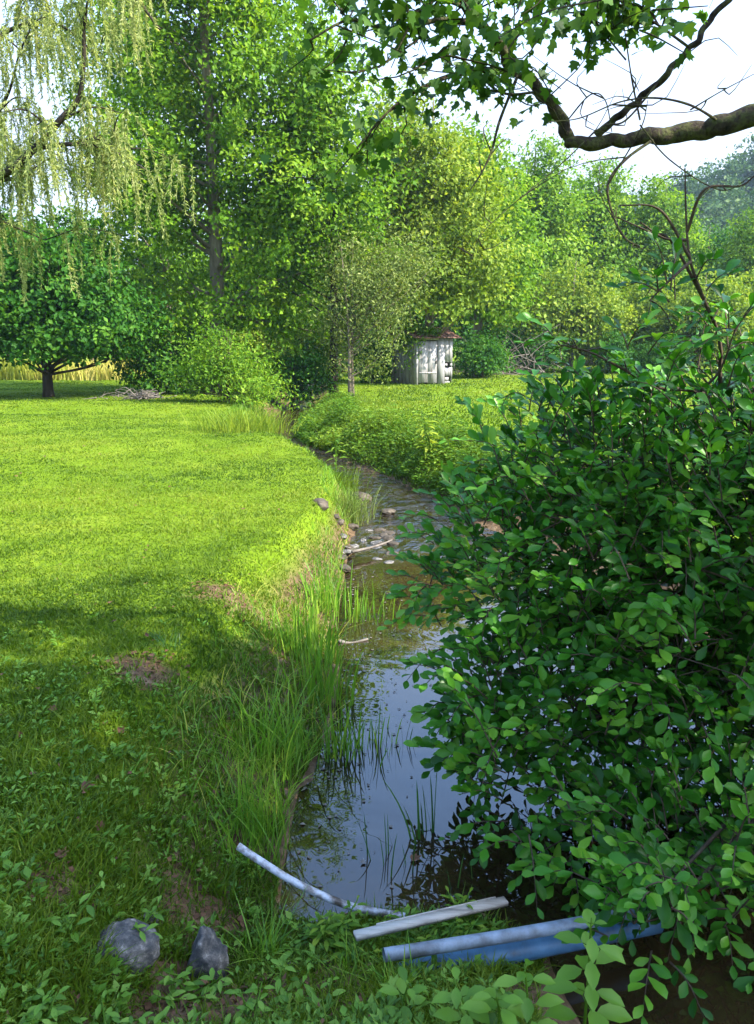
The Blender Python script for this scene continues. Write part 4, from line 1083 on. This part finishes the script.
rng = np.random.default_rng(131)
GR = 'stones in the riffle'

for k in range(26):
    px = rng.uniform(334, 400); py = 543 + rng.normal(0, 11)
    q = on_z(px, py, WATER_Z + .02); q[2] = max(float(tz(q[0], q[1])), WATER_Z - .03) + .02
    rock('stone', 'brown stone in the bar of stones across the creek' if k % 3 else 'grey speckled stone in the bar of stones across the creek', q, (rng.uniform(.07, .22), rng.uniform(.07, .18), rng.uniform(.04, .09)), 200 + k, 'stone_tan' if k % 3 else 'stone', rng.uniform(0, 6), GR)
rock('stone', 'brown stone at the lawn edge, just above the riffle bar', gz(320, 528, .0), (.22, .18, .15), 240, 'stone_tan')
rock('stone', 'flat brown stone standing alone in the rippled water upstream', on_z(388, 512, WATER_Z + .02), (.22, .15, .10), 241, 'stone_tan')
rock('stone', 'brown stone at the tip of the grassy spit', on_z(362, 498, WATER_Z + .03), (.3, .25, .2), 242, 'stone_tan')
# driftwood caught on the riffle
rng = np.random.default_rng(140)
for k, (x0, y0, x1, y1, lb) in enumerate([(305, 535, 350, 548, 'grey stick caught on the riffle stones near the lawn'), (352, 552, 392, 540, 'grey stick caught on the riffle stones in midstream'), (338, 641, 368, 639, 'pale stick floating against the reeds at the brown pool')]):
    a = on_z(x0, y0, WATER_Z + .09 if k < 2 else WATER_Z + .01); b = on_z(x1, y1, WATER_Z + .07 if k < 2 else WATER_Z + .01)
    g = Geo(); tube(g, spline([a, (a + b) / 2 + rng.normal(0, .02, 3), b], 10), np.linspace(.018, .008, 10), 6)
    tag(g.build('driftwood', M['deadwood']), lb, 'stick')

# ------------------------------------------------------------------ fallen leaves
def fallen(label, p, size, seed, mat='dead_leaf', group='fallen leaves'):
    rng = np.random.default_rng(seed); g = Geo()
    tv = T_LOBED[0].copy(); tv[:, 2] = .35 * np.abs(tv[:, 1]) ** 1.3 + .25 * (tv[:, 0] - .4) ** 2
    leaves(g, np.zeros((1, 3)), np.array([[rng.normal(0, .3), rng.normal(0, .3) - .2, 1]]), np.array([[rng.normal(), rng.normal(), .1]]), np.array([size]), np.array([size * .85]), (tv, T_LOBED[1]))
    o = g.build('fallen_leaf', M[mat]); o.location = tuple(p)
    return tag(o, label, 'leaf', group)
fl = [(22, 742, 'brown curled leaf near the left edge of the shaded lawn'), (57, 714, 'brown leaf on the shaded lawn, farthest left of the upper ones'), (125, 737, 'large brown leaf in the middle of the shaded lawn'), (108, 730, 'small brown leaf just left of the large one'),
      (103, 836, 'dark brown leaf above the dark round rock'), (82, 794, 'brown leaf in the grass below the large one'), (112, 606, 'tiny dark leaf near the edge of the shadow'), (112, 626, 'tiny dark leaf just inside the shadow'),
      (245, 512, 'dark leaf alone on the sunlit lawn'), (8, 575, 'pale dot of a leaf on the sunlit lawn at the left edge'), (150, 660, 'brown leaf at the top of the long grass bank'), (60, 866, 'brown leaf on the bare patch at lower left'),
      (182, 825, 'brown leaf on the bare soil near the pipe end'), (218, 800, 'brown leaf at the foot of the drooping reeds')]
for k, (px, py, lb) in enumerate(fl): fallen(lb, gz(px, py, .03), (.03 + .013 * ((k * 7) % 3)) if py > 650 else .05, 300 + k)
fallen('reddish leaf floating in the dark pool', on_z(411, 860, WATER_Z + .006), .055, 330)
fallen('pale leaf floating left of the reddish one', on_z(363, 864, WATER_Z + .006), .032, 331, 'pipe_white')
fallen('tan leaf floating among the reed stems', on_z(304, 757, WATER_Z + .01), .06, 332, 'deadwood')
